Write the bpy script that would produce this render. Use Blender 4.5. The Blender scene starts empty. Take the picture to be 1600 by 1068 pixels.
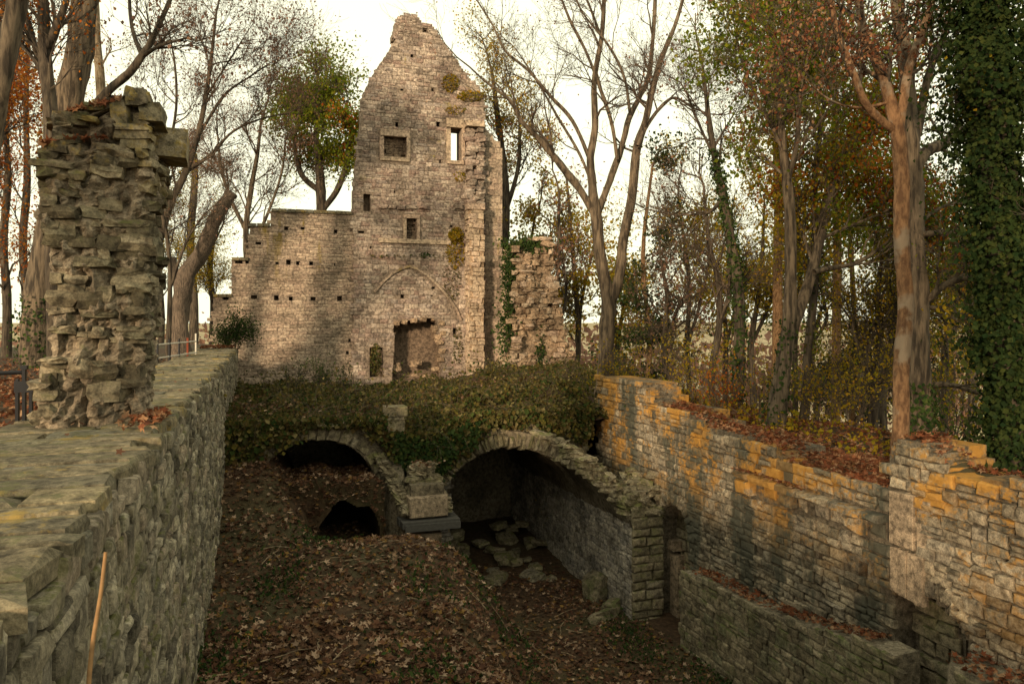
import bpy, math, random
import numpy as np
from mathutils import Matrix, Vector

# ------------------------------------------------------------------ camera, sky, sun
S = bpy.context.scene
COL = S.collection
W0, H0, FPX, HORIZON = 1600, 1068, 1150.0, 505.0
TH = math.radians(18.95)
CAM = np.array([0.0, 0.0, 6.0])
FWD = np.array([math.sin(TH), math.cos(TH), 0.0])
RGT = np.array([math.cos(TH), -math.sin(TH), 0.0])
UPV = np.array([0.0, 0.0, 1.0])

cam_data = bpy.data.cameras.new('camera')
cam = bpy.data.objects.new('camera', cam_data)
COL.objects.link(cam)
cam.location = CAM
cam.rotation_euler = (math.radians(90), 0, -TH)
cam_data.sensor_width = 36
cam_data.lens = 36 * FPX / W0
cam_data.shift_y = -(H0 / 2 - HORIZON) / W0
cam_data.clip_start = 0.05
cam_data.clip_end = 20000
S.camera = cam

SUN_EL, SUN_PHI = math.radians(11.5), math.radians(47)
sun_dir = np.array([math.cos(SUN_PHI) * math.cos(SUN_EL), math.sin(SUN_PHI) * math.cos(SUN_EL), -math.sin(SUN_EL)])

world = bpy.data.worlds.new('World')
S.world = world
world.use_nodes = True
wn, wl = world.node_tree.nodes, world.node_tree.links
bg = wn['Background']
sky = wn.new('ShaderNodeTexSky')
sky.sky_type = 'NISHITA'
sky.sun_disc = False
sky.sun_elevation = SUN_EL
sky.sun_rotation = math.atan2(-sun_dir[0], -sun_dir[1])
sky.air_density = 1.0
sky.dust_density = 3.0
veil = wn.new('ShaderNodeMix')
veil.data_type = 'RGBA'
veil.inputs[0].default_value = 0.88
veil.inputs[7].default_value = (9.4, 9.15, 6.6, 1)      # thin bright evening cloud over the whole sky
wl.new(sky.outputs[0], veil.inputs[6])
wl.new(veil.outputs[2], bg.inputs[0])
bg.inputs[1].default_value = 0.10

sun_data = bpy.data.lights.new('sun', 'SUN')
sun_data.energy = 3.3
sun_data.angle = math.radians(5)
sun_data.color = (1.0, 0.77, 0.50)
sun = bpy.data.objects.new('sun', sun_data)
COL.objects.link(sun)
sun.rotation_euler = Vector(sun_dir).to_track_quat('-Z', 'Y').to_euler()

vs = S.view_settings
vs.view_transform = 'Standard'
vs.look = 'None'
vs.exposure = 0.68
vs.gamma = 1.0
vs.use_curve_mapping = False
S.cycles.max_bounces = 5
S.cycles.diffuse_bounces = 3
S.cycles.transparent_max_bounces = 4
S.cycles.caustics_reflective = False
S.cycles.caustics_refractive = False

# ------------------------------------------------------------------ pixel helpers (a pixel gives a direction only)
def ray(u, v):
    return FWD + RGT * ((u - W0 / 2) / FPX) + UPV * ((HORIZON - v) / FPX)
def at_y(u, v, y):
    r = ray(u, v); return CAM + r * (y / r[1])
def at_x(u, v, x):
    r = ray(u, v); return CAM + r * (x / r[0])
def at_d(u, v, d):
    return CAM + ray(u, v) * d
def project(P):
    Q = np.asarray(P, float) - CAM
    d = Q @ FWD
    d = np.where(d < 0.1, 0.1, d)
    return W0 / 2 + FPX * (Q @ RGT) / d, HORIZON - FPX * Q[..., 2] / d, d

def sstep(a, b, x):
    t = np.clip((np.asarray(x, float) - a) / (b - a), 0, 1)
    return t * t * (3 - 2 * t)

def vnoise(x, y, seed=0):
    """smooth value noise in 2-D"""
    x = np.asarray(x, float); y = np.asarray(y, float)
    xi = np.floor(x).astype(np.int64); yi = np.floor(y).astype(np.int64)
    fx = x - xi; fy = y - yi
    fx = fx * fx * (3 - 2 * fx); fy = fy * fy * (3 - 2 * fy)
    def h(a, b):
        n = (a * 374761393 + b * 668265263 + seed * 69069) & 0x7fffffff
        n = ((n ^ (n >> 13)) * 1274126177) & 0x7fffffff
        return ((n ^ (n >> 16)) & 0xffff) / 65535.0
    return (h(xi, yi) * (1 - fx) + h(xi + 1, yi) * fx) * (1 - fy) + (h(xi, yi + 1) * (1 - fx) + h(xi + 1, yi + 1) * fx) * fy
def fbm(x, y, seed=0, oct=3):
    s = 0; a = 0.5
    for i in range(oct):
        s = s + a * (vnoise(x * 2 ** i, y * 2 ** i, seed + i * 17) - 0.5); a *= 0.5
    return s * 2

# ------------------------------------------------------------------ object helpers
def np_mesh(name, V, polys):
    """polys: list of (n,k) index arrays"""
    me = bpy.data.meshes.new(name)
    V = np.ascontiguousarray(V, dtype=np.float32)
    polys = [np.asarray(p, dtype=np.int32) for p in polys if len(p)]
    me.vertices.add(len(V)); me.vertices.foreach_set('co', V.ravel())
    loops = np.concatenate([p.ravel() for p in polys])
    tot = np.concatenate([np.full(len(p), p.shape[1], np.int32) for p in polys])
    start = np.concatenate([[0], np.cumsum(tot)[:-1]]).astype(np.int32)
    me.loops.add(len(loops)); me.loops.foreach_set('vertex_index', loops)
    me.polygons.add(len(tot)); me.polygons.foreach_set('loop_start', start)
    me.update(calc_edges=True)
    me.polygons.foreach_set('use_smooth', np.zeros(len(tot), bool))
    return me
def smooth(me):
    me.polygons.foreach_set('use_smooth', np.ones(len(me.polygons), bool)); return me
def link(name, me, mat=None, parent=None, label=None, cat=None, group=None, kind=None):
    o = bpy.data.objects.new(name, me)
    COL.objects.link(o)
    if mat is not None:
        if not me.materials: me.materials.append(mat)
        elif me.materials[0] is not mat:                      # shared mesh, own material
            o.material_slots[0].link = 'OBJECT'; o.material_slots[0].material = mat
    if parent is not None:
        o.parent = parent
        o.matrix_parent_inverse = Matrix.Translation(-Vector(parent['_base'])) if '_base' in parent else parent.matrix_basis.inverted()
    tag(o, label, cat, group, kind)
    return o
def tag(o, label=None, cat=None, group=None, kind=None):
    if label: o['label'] = label
    if cat: o['category'] = cat
    if group: o['group'] = group
    if kind: o['kind'] = kind
    return o
def thing(name, loc, label, cat, group=None):
    o = bpy.data.objects.new(name, None)
    COL.objects.link(o)
    o.location = Vector([float(c) for c in loc])
    o['_base'] = [float(c) for c in loc]
    o.empty_display_size = 0.2
    return tag(o, label, cat, group, 'thing')

class Geo:
    def __init__(s): s.V = []; s.P = {}; s.n = 0
    def add(s, V, *polys):
        V = np.asarray(V, float).reshape(-1, 3)
        for p in polys:
            p = np.asarray(p, int)
            if len(p): s.P.setdefault(p.shape[1], []).append(p + s.n)
        s.V.append(V); s.n += len(V); return s
    def box(s, lo, hi):
        (a, b, c), (d, e, f) = lo, hi
        V = [(a,b,c),(d,b,c),(d,e,c),(a,e,c),(a,b,f),(d,b,f),(d,e,f),(a,e,f)]
        return s.add(V, [(0,3,2,1),(4,5,6,7),(0,1,5,4),(1,2,6,5),(2,3,7,6),(3,0,4,7)])
    def mesh(s, name): return np_mesh(name, np.concatenate(s.V), [np.concatenate(v) for v in s.P.values()])

# ------------------------------------------------------------------ materials
def new_mat(name):
    m = bpy.data.materials.new(name); m.use_nodes = True
    nt = m.node_tree; b = nt.nodes['Principled BSDF']
    b.inputs['Specular IOR Level'].default_value = 0.2
    return m, nt.nodes, nt.links, b
def nd(N, typ, **kw):
    n = N.new(typ)
    for k, v in kw.items():
        if k in n.inputs: n.inputs[k].default_value = v
        else: setattr(n, k, v)
    return n
def ramp(N, L, src, stops, interp='LINEAR'):
    r = N.new('ShaderNodeValToRGB'); r.color_ramp.interpolation = interp
    e = r.color_ramp.elements
    while len(e) < len(stops): e.new(0.5)
    for el, (p, c) in zip(e, stops):
        el.position = p; el.color = (*c, 1) if len(c) == 3 else c
    L.new(src, r.inputs[0]); return r.outputs[0]
def mixc(N, L, fac, a, b, mode='MIX'):
    m = N.new('ShaderNodeMix'); m.data_type = 'RGBA'; m.blend_type = mode
    for sock, val in ((0, fac), (6, a), (7, b)):
        if hasattr(val, 'is_linked') or hasattr(val, 'node'): L.new(val, m.inputs[sock])
        elif sock == 0: m.inputs[0].default_value = val
        else: m.inputs[sock].default_value = (*val, 1)
    return m.outputs[2]
def math_(N, L, op, a, b=0.0, clamp=False):
    m = N.new('ShaderNodeMath'); m.operation = op; m.use_clamp = clamp
    for i, v in enumerate((a, b)):
        if hasattr(v, 'node'): L.new(v, m.inputs[i])
        else: m.inputs[i].default_value = v
    return m.outputs[0]
def rnd_socket(N, L):
    oi = N.new('ShaderNodeObjectInfo'); g = N.new('ShaderNodeNewGeometry')
    return math_(N, L, 'FRACT', math_(N, L, 'ADD', oi.outputs['Random'], g.outputs['Random Per Island']))
def noise(N, L, co, scale, detail=4, rough=0.55, stretch=None):
    n = nd(N, 'ShaderNodeTexNoise', Scale=scale, Detail=detail, Roughness=rough)
    if stretch is not None:
        mp = N.new('ShaderNodeMapping'); mp.inputs['Scale'].default_value = stretch
        L.new(co, mp.inputs[0]); L.new(mp.outputs[0], n.inputs['Vector'])
    else: L.new(co, n.inputs['Vector'])
    return n.outputs[0]
def spread(cols):
    if len(cols) == 1: cols = [tuple(c * .85 for c in cols[0]), tuple(c * 1.12 for c in cols[0])]
    k = len(cols); return [(i / max(1, k - 1), c) for i, c in enumerate(cols)]

def stone_mat(name, cols, lichen=None, moss=None, grime=0.5, bump=0.5, streak=None):
    """lichen/moss/streak: (colour, coverage threshold, noise scale, z_lo, z_hi)"""
    m, N, L, B = new_mat(name)
    geo = N.new('ShaderNodeNewGeometry'); co = geo.outputs['Position']
    rs = rnd_socket(N, L)
    base = ramp(N, L, rs, spread(cols))
    n1 = noise(N, L, co, 9, 6, 0.65); n2 = noise(N, L, co, 1.1, 4); n3 = noise(N, L, co, 38, 7, 0.78)
    base = mixc(N, L, 1.0, base, ramp(N, L, n1, [(0.36, (0.40, 0.39, 0.38)), (0.5, (.95, .94, .92)), (0.64, (1.4, 1.37, 1.32))]), 'MULTIPLY')
    base = mixc(N, L, 0.75, base, ramp(N, L, n3, [(0.38, (0.45, 0.45, 0.45)), (0.62, (1.45, 1.45, 1.45))]), 'MULTIPLY')
    base = mixc(N, L, grime, base, ramp(N, L, n2, [(0.36, (0.35, 0.34, 0.33)), (0.56, (1.1, 1.1, 1.1))]), 'MULTIPLY')
    sep = N.new('ShaderNodeSeparateXYZ'); L.new(co, sep.inputs[0])
    for spec, st in ((streak, (1, 1, 0.16)), (moss, None), (lichen, None)):
        if not spec: continue
        col, thr, sc, zlo, zhi = spec
        f = noise(N, L, co, sc, 5, 0.68, st)
        if st is None: f = math_(N, L, 'ADD', math_(N, L, 'MULTIPLY', f, .72), math_(N, L, 'MULTIPLY', noise(N, L, co, 11, 4, .7), .28))
        mask = math_(N, L, 'MULTIPLY', ramp(N, L, f, [(thr, (0, 0, 0)), (min(1, thr + 0.07), (1, 1, 1))]),
                     nd_map(N, L, sep.outputs[2], zlo, zhi))
        if spec is moss:   # grows on what faces up
            sn = N.new('ShaderNodeSeparateXYZ'); L.new(geo.outputs['Normal'], sn.inputs[0])
            mask = math_(N, L, 'MULTIPLY', mask, ramp(N, L, sn.outputs[2], [(0.0, (0.35,) * 3), (0.6, (1, 1, 1))]))
        if spec is lichen: mask = math_(N, L, 'MULTIPLY', mask, nd_map(N, L, math_(N, L, 'FRACT', math_(N, L, 'MULTIPLY', rs, 5.7)), .05, .55))
        c2 = mixc(N, L, n1, tuple(c * 0.55 for c in col), tuple(min(1, c * 1.35) for c in col))
        base = mixc(N, L, math_(N, L, 'MULTIPLY', mask, 0.9), base, c2)
    L.new(base, B.inputs['Base Color'])
    B.inputs['Roughness'].default_value = 0.9
    bp = nd(N, 'ShaderNodeBump', Strength=bump, Distance=0.03)
    hsum = math_(N, L, 'ADD', math_(N, L, 'MULTIPLY', n1, 1.0), math_(N, L, 'MULTIPLY', n3, 0.45))
    L.new(hsum, bp.inputs['Height']); L.new(bp.outputs[0], B.inputs['Normal'])
    return m
def nd_map(N, L, src, lo, hi):
    r = N.new('ShaderNodeMapRange'); r.inputs[1].default_value = lo; r.inputs[2].default_value = hi
    r.clamp = True; L.new(src, r.inputs[0]); return r.outputs[0]

def bark_mat(name, c1, c2, scale=(3.2, 3.2, .5), bump=1.0, patch=None):
    m, N, L, B = new_mat(name)
    geo = N.new('ShaderNodeNewGeometry'); co = geo.outputs['Position']
    f = noise(N, L, co, 3.0, 6, 0.62, scale)
    g = noise(N, L, co, 0.9, 3)
    col = mixc(N, L, ramp(N, L, f, [(0.40, (0, 0, 0)), (0.60, (1, 1, 1))]), c1, c2)
    col = mixc(N, L, 0.7, col, ramp(N, L, g, [(0.3, (0.6, 0.6, 0.6)), (0.7, (1.25, 1.2, 1.15))]), 'MULTIPLY')
    if patch:
        p = noise(N, L, co, 2.2, 4)
        col = mixc(N, L, ramp(N, L, p, [(0.52, (0, 0, 0)), (0.62, (0.85,) * 3)]), col, patch)
    L.new(col, B.inputs['Base Color']); B.inputs['Roughness'].default_value = 0.9
    bp = nd(N, 'ShaderNodeBump', Strength=bump, Distance=0.04)
    L.new(f, bp.inputs['Height']); L.new(bp.outputs[0], B.inputs['Normal'])
    return m

def leaf_mat(name, cols, transl=0.35, scale=0.9):
    m, N, L, B = new_mat(name)
    N.remove(B); out = N['Material Output']
    geo = N.new('ShaderNodeNewGeometry')
    c = ramp(N, L, rnd_socket(N, L), spread(cols))
    n = noise(N, L, geo.outputs['Position'], scale, 3)
    c = mixc(N, L, 0.8, c, ramp(N, L, n, [(0.3, (0.62, 0.6, 0.55)), (0.7, (1.3, 1.25, 1.15))]), 'MULTIPLY')
    d = N.new('ShaderNodeBsdfDiffuse'); t = N.new('ShaderNodeBsdfTranslucent'); mx = N.new('ShaderNodeMixShader')
    L.new(c, d.inputs[0]); L.new(c, t.inputs[0]); mx.inputs[0].default_value = transl
    L.new(d.outputs[0], mx.inputs[1]); L.new(t.outputs[0], mx.inputs[2])
    L.new(mx.outputs[0], out.inputs[0])
    return m
def plain_mat(name, col, rough=0.6, metal=0.0, var=0.3, scale=6):
    m, N, L, B = new_mat(name)
    geo = N.new('ShaderNodeNewGeometry')
    n = noise(N, L, geo.outputs['Position'], scale, 5)
    c = mixc(N, L, n, tuple(x * (1 - var) for x in col), tuple(min(1, x * (1 + var)) for x in col))
    L.new(c, B.inputs['Base Color']); B.inputs['Roughness'].default_value = rough; B.inputs['Metallic'].default_value = metal
    return m

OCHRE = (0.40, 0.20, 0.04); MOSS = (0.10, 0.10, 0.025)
M_left = stone_mat('rubble_olive_grey', [(.09,.078,.06),(.19,.165,.12),(.28,.245,.18),(.38,.335,.255),(.16,.145,.11),(.29,.235,.175),(.12,.105,.08),(.25,.225,.18)], moss=(MOSS,.53,2.5,-9,-8), grime=.6, bump=1.0)
M_leftm = stone_mat('mortar_olive', [(.07,.06,.045)], grime=.6, bump=.9)
M_cap = stone_mat('coping_slate', [(.12,.105,.075),(.18,.15,.10),(.22,.18,.11),(.15,.14,.11)], lichen=((.29,.20,.06),.535,1.7,-9,-8), moss=((.11,.105,.05),.52,3,-9,-8), grime=.5, bump=.8)
M_pil = stone_mat('pillar_stone', [(.09,.075,.05),(.15,.125,.085),(.21,.175,.12),(.27,.225,.16),(.13,.115,.075)], moss=((.085,.085,.03),.53,2.6,-9,-8), lichen=((.34,.23,.05),.50,3.2,7.2,8.3), grime=.6, bump=.8)
M_pilm = stone_mat('pillar_mortar', [(.24,.195,.145)], moss=((.12,.12,.05),.58,2,-9,-8), grime=.7, bump=1.0)
M_tow = stone_mat('gable_sandstone', [(0.209, 0.164, 0.136), (0.308, 0.248, 0.208), (0.397, 0.323, 0.267), (0.338, 0.269, 0.228), (0.269, 0.188, 0.158), (0.467, 0.383, 0.322), (0.288, 0.238, 0.212), (0.238, 0.169, 0.142)], lichen=((.30,.24,.06),.60,.8,9,14), grime=.62, bump=.7)
M_towm = stone_mat('gable_mortar', [(0.25, 0.195, 0.156)], grime=.6, bump=.6)
M_wing = stone_mat('wing_sandstone', [(0.21, 0.162, 0.125), (0.31, 0.242, 0.187), (0.4, 0.314, 0.244), (0.34, 0.252, 0.198), (0.26, 0.199, 0.156), (0.43, 0.342, 0.27)], streak=((.21,.15,.03),.56,1.1,7.0,10.5), grime=.5, bump=.5)
M_ash = stone_mat('pale_ashlar', [(0.361, 0.278, 0.206), (0.43, 0.335, 0.25), (0.396, 0.294, 0.232)], grime=.35, bump=.3)
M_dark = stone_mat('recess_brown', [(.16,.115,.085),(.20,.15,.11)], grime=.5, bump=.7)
M_red = stone_mat('rubble_core_pinkish', [(.33,.23,.16),(.40,.29,.20),(.28,.20,.14)], grime=.6, bump=1.0)
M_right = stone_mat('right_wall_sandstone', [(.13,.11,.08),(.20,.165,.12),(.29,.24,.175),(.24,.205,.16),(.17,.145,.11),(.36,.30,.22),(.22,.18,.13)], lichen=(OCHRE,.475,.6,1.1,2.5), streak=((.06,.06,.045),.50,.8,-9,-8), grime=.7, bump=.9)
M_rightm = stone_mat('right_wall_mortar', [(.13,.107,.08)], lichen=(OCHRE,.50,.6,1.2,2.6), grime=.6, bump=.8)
M_bench = stone_mat('low_wall_stone', [(.12,.10,.07),(.18,.15,.10),(.24,.20,.14),(.16,.15,.10)], moss=((.08,.09,.03),.5,1.8,-9,-8), grime=.5, bump=.7)
M_benchm = stone_mat('low_wall_mortar', [(.20,.17,.125)], grime=.5, bump=.8)
M_vault = stone_mat('vault_stone', [(.14,.115,.075),(.20,.17,.115),(.27,.22,.15),(.23,.20,.15)], moss=((.12,.12,.04),.5,2.2,-9,-8), grime=.5, bump=.8)
M_vaultm = stone_mat('vault_mortar', [(.17,.14,.10)], grime=.7, bump=1.0)
M_plas = stone_mat('vault_wall_lime', [(.20,.175,.15),(.28,.25,.21),(.36,.32,.27),(.25,.225,.20),(.17,.155,.14)], grime=.6, bump=.7)
M_lead = plain_mat('lead_sheet', (.075, .07, .064), .7, .1, .5, 12)
M_smooth = stone_mat('dressed_pier_stone', [(.30,.23,.165)], grime=.5, bump=.3)
M_iron = plain_mat('black_iron', (.022, .022, .025), .5, .4)
M_white = plain_mat('white_rail_paint', (.5, .46, .40), .5)
M_redp = plain_mat('red_rail_paint', (.45, .10, .05), .5)
M_cane = plain_mat('dry_cane', (.24, .135, .06), .7, 0, .6, 25)

M_barkG = bark_mat('bark_grey_brown', (.04,.031,.023), (.155,.118,.082))
M_barkD = bark_mat('bark_dark', (.028,.022,.018), (.10,.078,.056))
M_barkP = bark_mat('bark_pale', (.15,.11,.07), (.31,.24,.16), (5,5,1.5), .5)
M_barkB = bark_mat('bark_beech', (.12,.065,.036), (.26,.15,.08), (4,4,1.6), 1.0, patch=(.24,.19,.14))
M_barkC = bark_mat('bark_conifer', (.11,.06,.03), (.26,.16,.085), (7,7,2.5), .8)
M_wood = bark_mat('weathered_wood', (.05,.04,.033), (.17,.13,.10), (14,14,1.0), .9)

M_litter = leaf_mat('leaf_litter', [(0.041, 0.025, 0.019), (0.075, 0.04, 0.028), (0.122, 0.06, 0.039), (0.061, 0.033, 0.024), (0.162, 0.098, 0.067), (0.095, 0.046, 0.031), (0.284, 0.197, 0.14), (0.115, 0.059, 0.036), (0.054, 0.031, 0.024), (0.135, 0.072, 0.042), (0.203, 0.124, 0.042), (0.081, 0.04, 0.028), (0.068, 0.037, 0.028), (0.405, 0.295, 0.225), (0.122, 0.066, 0.042), (0.27, 0.183, 0.126)], .12)
M_redleaf = leaf_mat('red_leaf_litter', [(.085,.035,.024),(.17,.058,.03),(.13,.048,.028),(.22,.10,.05),(.30,.19,.12),(.10,.038,.025),(.19,.08,.042)], .15)
M_ivy = leaf_mat('ivy_leaves', [(.018,.035,.014),(.03,.055,.018),(.05,.075,.022),(.025,.045,.02),(.08,.10,.03)], .2)
M_cover = leaf_mat('bank_cover_leaves', [(0.027, 0.048, 0.016), (0.047, 0.063, 0.019), (0.095, 0.063, 0.026), (0.041, 0.054, 0.018), (0.135, 0.112, 0.03), (0.081, 0.051, 0.024), (0.03, 0.051, 0.017), (0.189, 0.15, 0.072), (0.041, 0.042, 0.019)], .25, 1.2)
M_green = leaf_mat('green_crown_leaves', [(.07,.115,.012),(.12,.165,.018),(.19,.20,.02),(.09,.125,.016),(.28,.23,.025)], .55)
M_olive = leaf_mat('olive_gold_leaves', [(.20,.17,.018),(.31,.24,.025),(.43,.28,.025),(.22,.20,.02),(.45,.24,.03),(.13,.17,.02)], .55)
M_rust = leaf_mat('rust_leaves', [(.22,.05,.015),(.34,.09,.02),(.28,.12,.02),(.42,.17,.03),(.17,.05,.02)], .45)
M_mauve = leaf_mat('pale_brown_leaves', [(.16,.09,.075),(.25,.15,.12),(.20,.11,.08),(.30,.18,.12)], .4)
M_darkg = leaf_mat('dark_evergreen_leaves', [(.014,.028,.012),(.025,.042,.014),(.04,.055,.018),(.02,.035,.016),(.06,.07,.02)], .3)
M_twig = bark_mat('twig_bark', (.045,.035,.028), (.12,.09,.065), (6,6,2), .2)

def ground_mat():
    m, N, L, B = new_mat('leafy_earth')
    geo = N.new('ShaderNodeNewGeometry'); co = geo.outputs['Position']
    n1 = noise(N, L, co, 7, 6, .7); n2 = noise(N, L, co, .35, 4)
    c = ramp(N, L, n1, [(.3, (.025,.016,.010)), (.55, (.065,.038,.022)), (.75, (.13,.075,.04))])
    c = mixc(N, L, ramp(N, L, n2, [(.45, (0,0,0)), (.62, (.6,.6,.6))]), c, (.05,.05,.022))
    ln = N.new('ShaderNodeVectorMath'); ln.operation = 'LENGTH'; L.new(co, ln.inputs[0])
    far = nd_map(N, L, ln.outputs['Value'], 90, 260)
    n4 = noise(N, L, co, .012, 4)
    hazy_fields = ramp(N, L, n4, [(.35, (.16,.13,.07)), (.5, (.34,.26,.16)), (.65, (.24,.22,.11))])  # far fields, their colour paled to stand in for the valley haze
    c = mixc(N, L, far, c, hazy_fields)
    L.new(c, B.inputs['Base Color']); B.inputs['Roughness'].default_value = .95
    bp = nd(N, 'ShaderNodeBump', Strength=.8, Distance=.08); L.new(n1, bp.inputs['Height']); L.new(bp.outputs[0], B.inputs['Normal'])
    return m
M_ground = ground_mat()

# ------------------------------------------------------------------ terrain
YF = 20.6                                   # front plane of the two vaults
VL = dict(c=1.46, h=1.70, spring=1.15, rise=1.72)
VR = dict(c=7.0, h=2.3, spring=0.6, rise=1.76)
def arch_z(V, x):
    R = (V['h'] ** 2 + V['rise'] ** 2) / (2 * V['rise'])
    zc = V['spring'] + V['rise'] - R
    return zc + np.sqrt(np.maximum(R * R - (np.asarray(x, float) - V['c']) ** 2, 0.01))
def pit_z(x, y):
    edge = 2.6 + 0.9 * sstep(8, 19, y)
    t = sstep(edge, edge + 2.9, x + 0.5 * fbm(x * .5, y * .5, 3))
    zl = 0.9 + 0.18 * sstep(13, 18, y) + 0.16 * fbm(x * .8, y * .8, 5)
    zl = zl + 0.75 * sstep(16.5, 21.0, y) * (1 - sstep(.2, 1.9, x + .3 * fbm(y, x, 7))) + .12 * sstep(15, 18, y)
    zl = zl + .45 * sstep(18, 20.2, y) * (1 - sstep(.0, .9, x))
    dip = sstep(16.4, 19.2, y) * sstep(0.6, 1.7, x + .3 * fbm(x * 2, y * 2, 9))
    zl = zl - 1.25 * dip
    zr = -1.8 + 0.12 * fbm(x * .9, y * .9, 8) + 0.25 * sstep(21, 25, y)
    return zl * (1 - t) + zr * t
def ground_z(x, y):
    x = np.asarray(x, float); y = np.asarray(y, float)
    pit = (x > -1.6) & (x < np.where(y < 21.8, 11.6, 10.7)) & (y < 30.0) & (y > -12)
    left = 4.62 + 0.15 * fbm(x * .25, y * .25, 11)
    right = 3.25 + 0.2 * fbm(x * .4, y * .4, 13) + 0.6 * sstep(18, 30, y) - 0.34 * np.maximum(0, x - 14.5)
    mid = 2.72 + 0.15 * fbm(x * .3, y * .3, 15)
    w = sstep(7, 12, x)
    up = np.where(x < -1.6, left, mid * (1 - w) + right * w)
    far = np.maximum(0, y - 52) * 0.30 + np.maximum(0, -y - 30) * .0 + np.maximum(0, -x - 60) * 0.2
    up = up - far
    dist = np.hypot(x, y)
    floor = -38 + 14 * fbm(x * .004, y * .004, 21) + 0.010 * np.maximum(0, dist - 900)
    up = np.maximum(up, floor)
    return np.where(pit, pit_z(x, y), up)
def axis(lo, hi, step, far):
    a = list(np.arange(lo, hi + 1e-6, step)); s = step; x = hi
    while x < far:
        s *= 1.25; x += s; a.append(x)
    s = step; x = lo; b = []
    while x > -far:
        s *= 1.25; x -= s; b.append(x)
    return np.array(b[::-1] + a)
gx = axis(-14, 24, 0.22, 4500); gy = axis(-6, 46, 0.22, 4500)
GX, GY = np.meshgrid(gx, gy)
GZ = ground_z(GX, GY)
def grid_faces(nr, nc):
    i = np.arange(nr * nc).reshape(nr, nc)
    return np.stack([i[:-1, :-1], i[:-1, 1:], i[1:, 1:], i[1:, :-1]], -1).reshape(-1, 4)
me = smooth(np_mesh('ground', np.stack([GX, GY, GZ], -1).reshape(-1, 3), [grid_faces(len(gy), len(gx))]))
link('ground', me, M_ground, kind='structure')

# earth bank over the vaults
def bank_z(x, y):
    z = 3.30 + 0.22 * fbm(x * .7, y * .7, 31) + .30 * fbm(x * .33, y * .33, 33) - .38 * sstep(23, 30, y) + 0.32 * sstep(5, 0, x) * sstep(23, 28, y)
    z = z - .75 * np.exp(-((x - 4.5) / .75) ** 2) * (1 - sstep(YF + .2, YF + 2.6, y)) - .12 * sstep(2, 4, x) * (1 - sstep(5, 6.5, x))
    return z - 0.2 * (1 - sstep(YF - .2, YF + .9, y)) + 0.55 * np.exp(-((x - 8.1) ** 2) / 4.5) * sstep(YF + .1, YF + 2.0, y) * (1 - .8 * sstep(25, 30, y))
bx = np.arange(-0.9, 10.95, 0.2); by = np.arange(YF - 0.25, 36.2, 0.2)
BX, BY = np.meshgrid(bx, by)
me = smooth(np_mesh('earth_bank', np.stack([BX, BY, bank_z(BX, BY)], -1).reshape(-1, 3), [grid_faces(len(by), len(bx))]))
link('earth_bank', me, M_ground, kind='structure')

# ------------------------------------------------------------------ masonry
SQ = np.array([(0,1,5,4),(1,2,6,5),(2,3,7,6),(3,0,4,7),(4,5,9,8),(5,6,10,9),(6,7,11,10),(7,4,8,11)])
ST = np.array([(8,9,12),(9,10,12),(10,11,12),(11,8,12)])
def stone_shapes(n, rng, ja=.05, jb=.09, inset=(.07, .13), dome=1.0, gap=(.018, .035)):
    """n roughly squared stones in the unit box: a 0..1, b 0..1, c 0 (back) .. 1 (front)"""
    base = np.array([(0, 0), (1, 0), (1, 1), (0, 1)], float)
    m = np.array(gap)
    xy = m + base * (1 - 2 * m) + (rng.random((n, 4, 2)) - .5) * np.array([ja, jb]) * 2
    cen = xy.mean(1, keepdims=True)
    fr = xy + (cen - xy) * (np.array(inset) * (0.6 + rng.random((n, 4, 2))) * 2)
    V = np.zeros((n, 13, 3))
    V[:, 0:4, :2] = xy; V[:, 4:8, :2] = xy; V[:, 8:12, :2] = fr
    V[:, 12, :2] = cen[:, 0] + (rng.random((n, 2)) - .5) * .3
    V[:, 4:8, 2] = .55 + .25 * rng.random((n, 4))
    V[:, 8:12, 2] = 1 - dome * .18 * rng.random((n, 4)); V[:, 12, 2] = 1 + dome * (.25 * rng.random(n) - .1)
    if dome < .5: V[:, 4:8, 2] = .93
    return V
def shared_stones(prefix, n, seed, **kw):
    rng = np.random.default_rng(seed)
    return [np_mesh(prefix, v, [SQ, ST]) for v in stone_shapes(n, rng, **kw)]
def in_poly(poly, x, y):
    x = np.asarray(x, float); y = np.asarray(y, float); r = np.zeros(x.shape, bool)
    for (x0, y0), (x1, y1) in zip(poly, poly[1:] + poly[:1]):
        if y0 == y1: continue
        c = ((y0 > y) != (y1 > y)) & (x < (x1 - x0) * (y - y0) / (y1 - y0) + x0)
        r ^= c
    return r
class Wall:
    """a plane of masonry: a along eu, b up, c out of the face"""
    def __init__(s, O, eu, en, ev=UPV):
        s.O = np.array(O, float); s.eu = np.array(eu, float); s.ev = np.array(ev, float); s.en = np.array(en, float)
    def pt(s, a, b, c):
        return s.O + np.multiply.outer(a, s.eu) + np.multiply.outer(b, s.ev) + np.multiply.outer(c, s.en)
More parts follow.
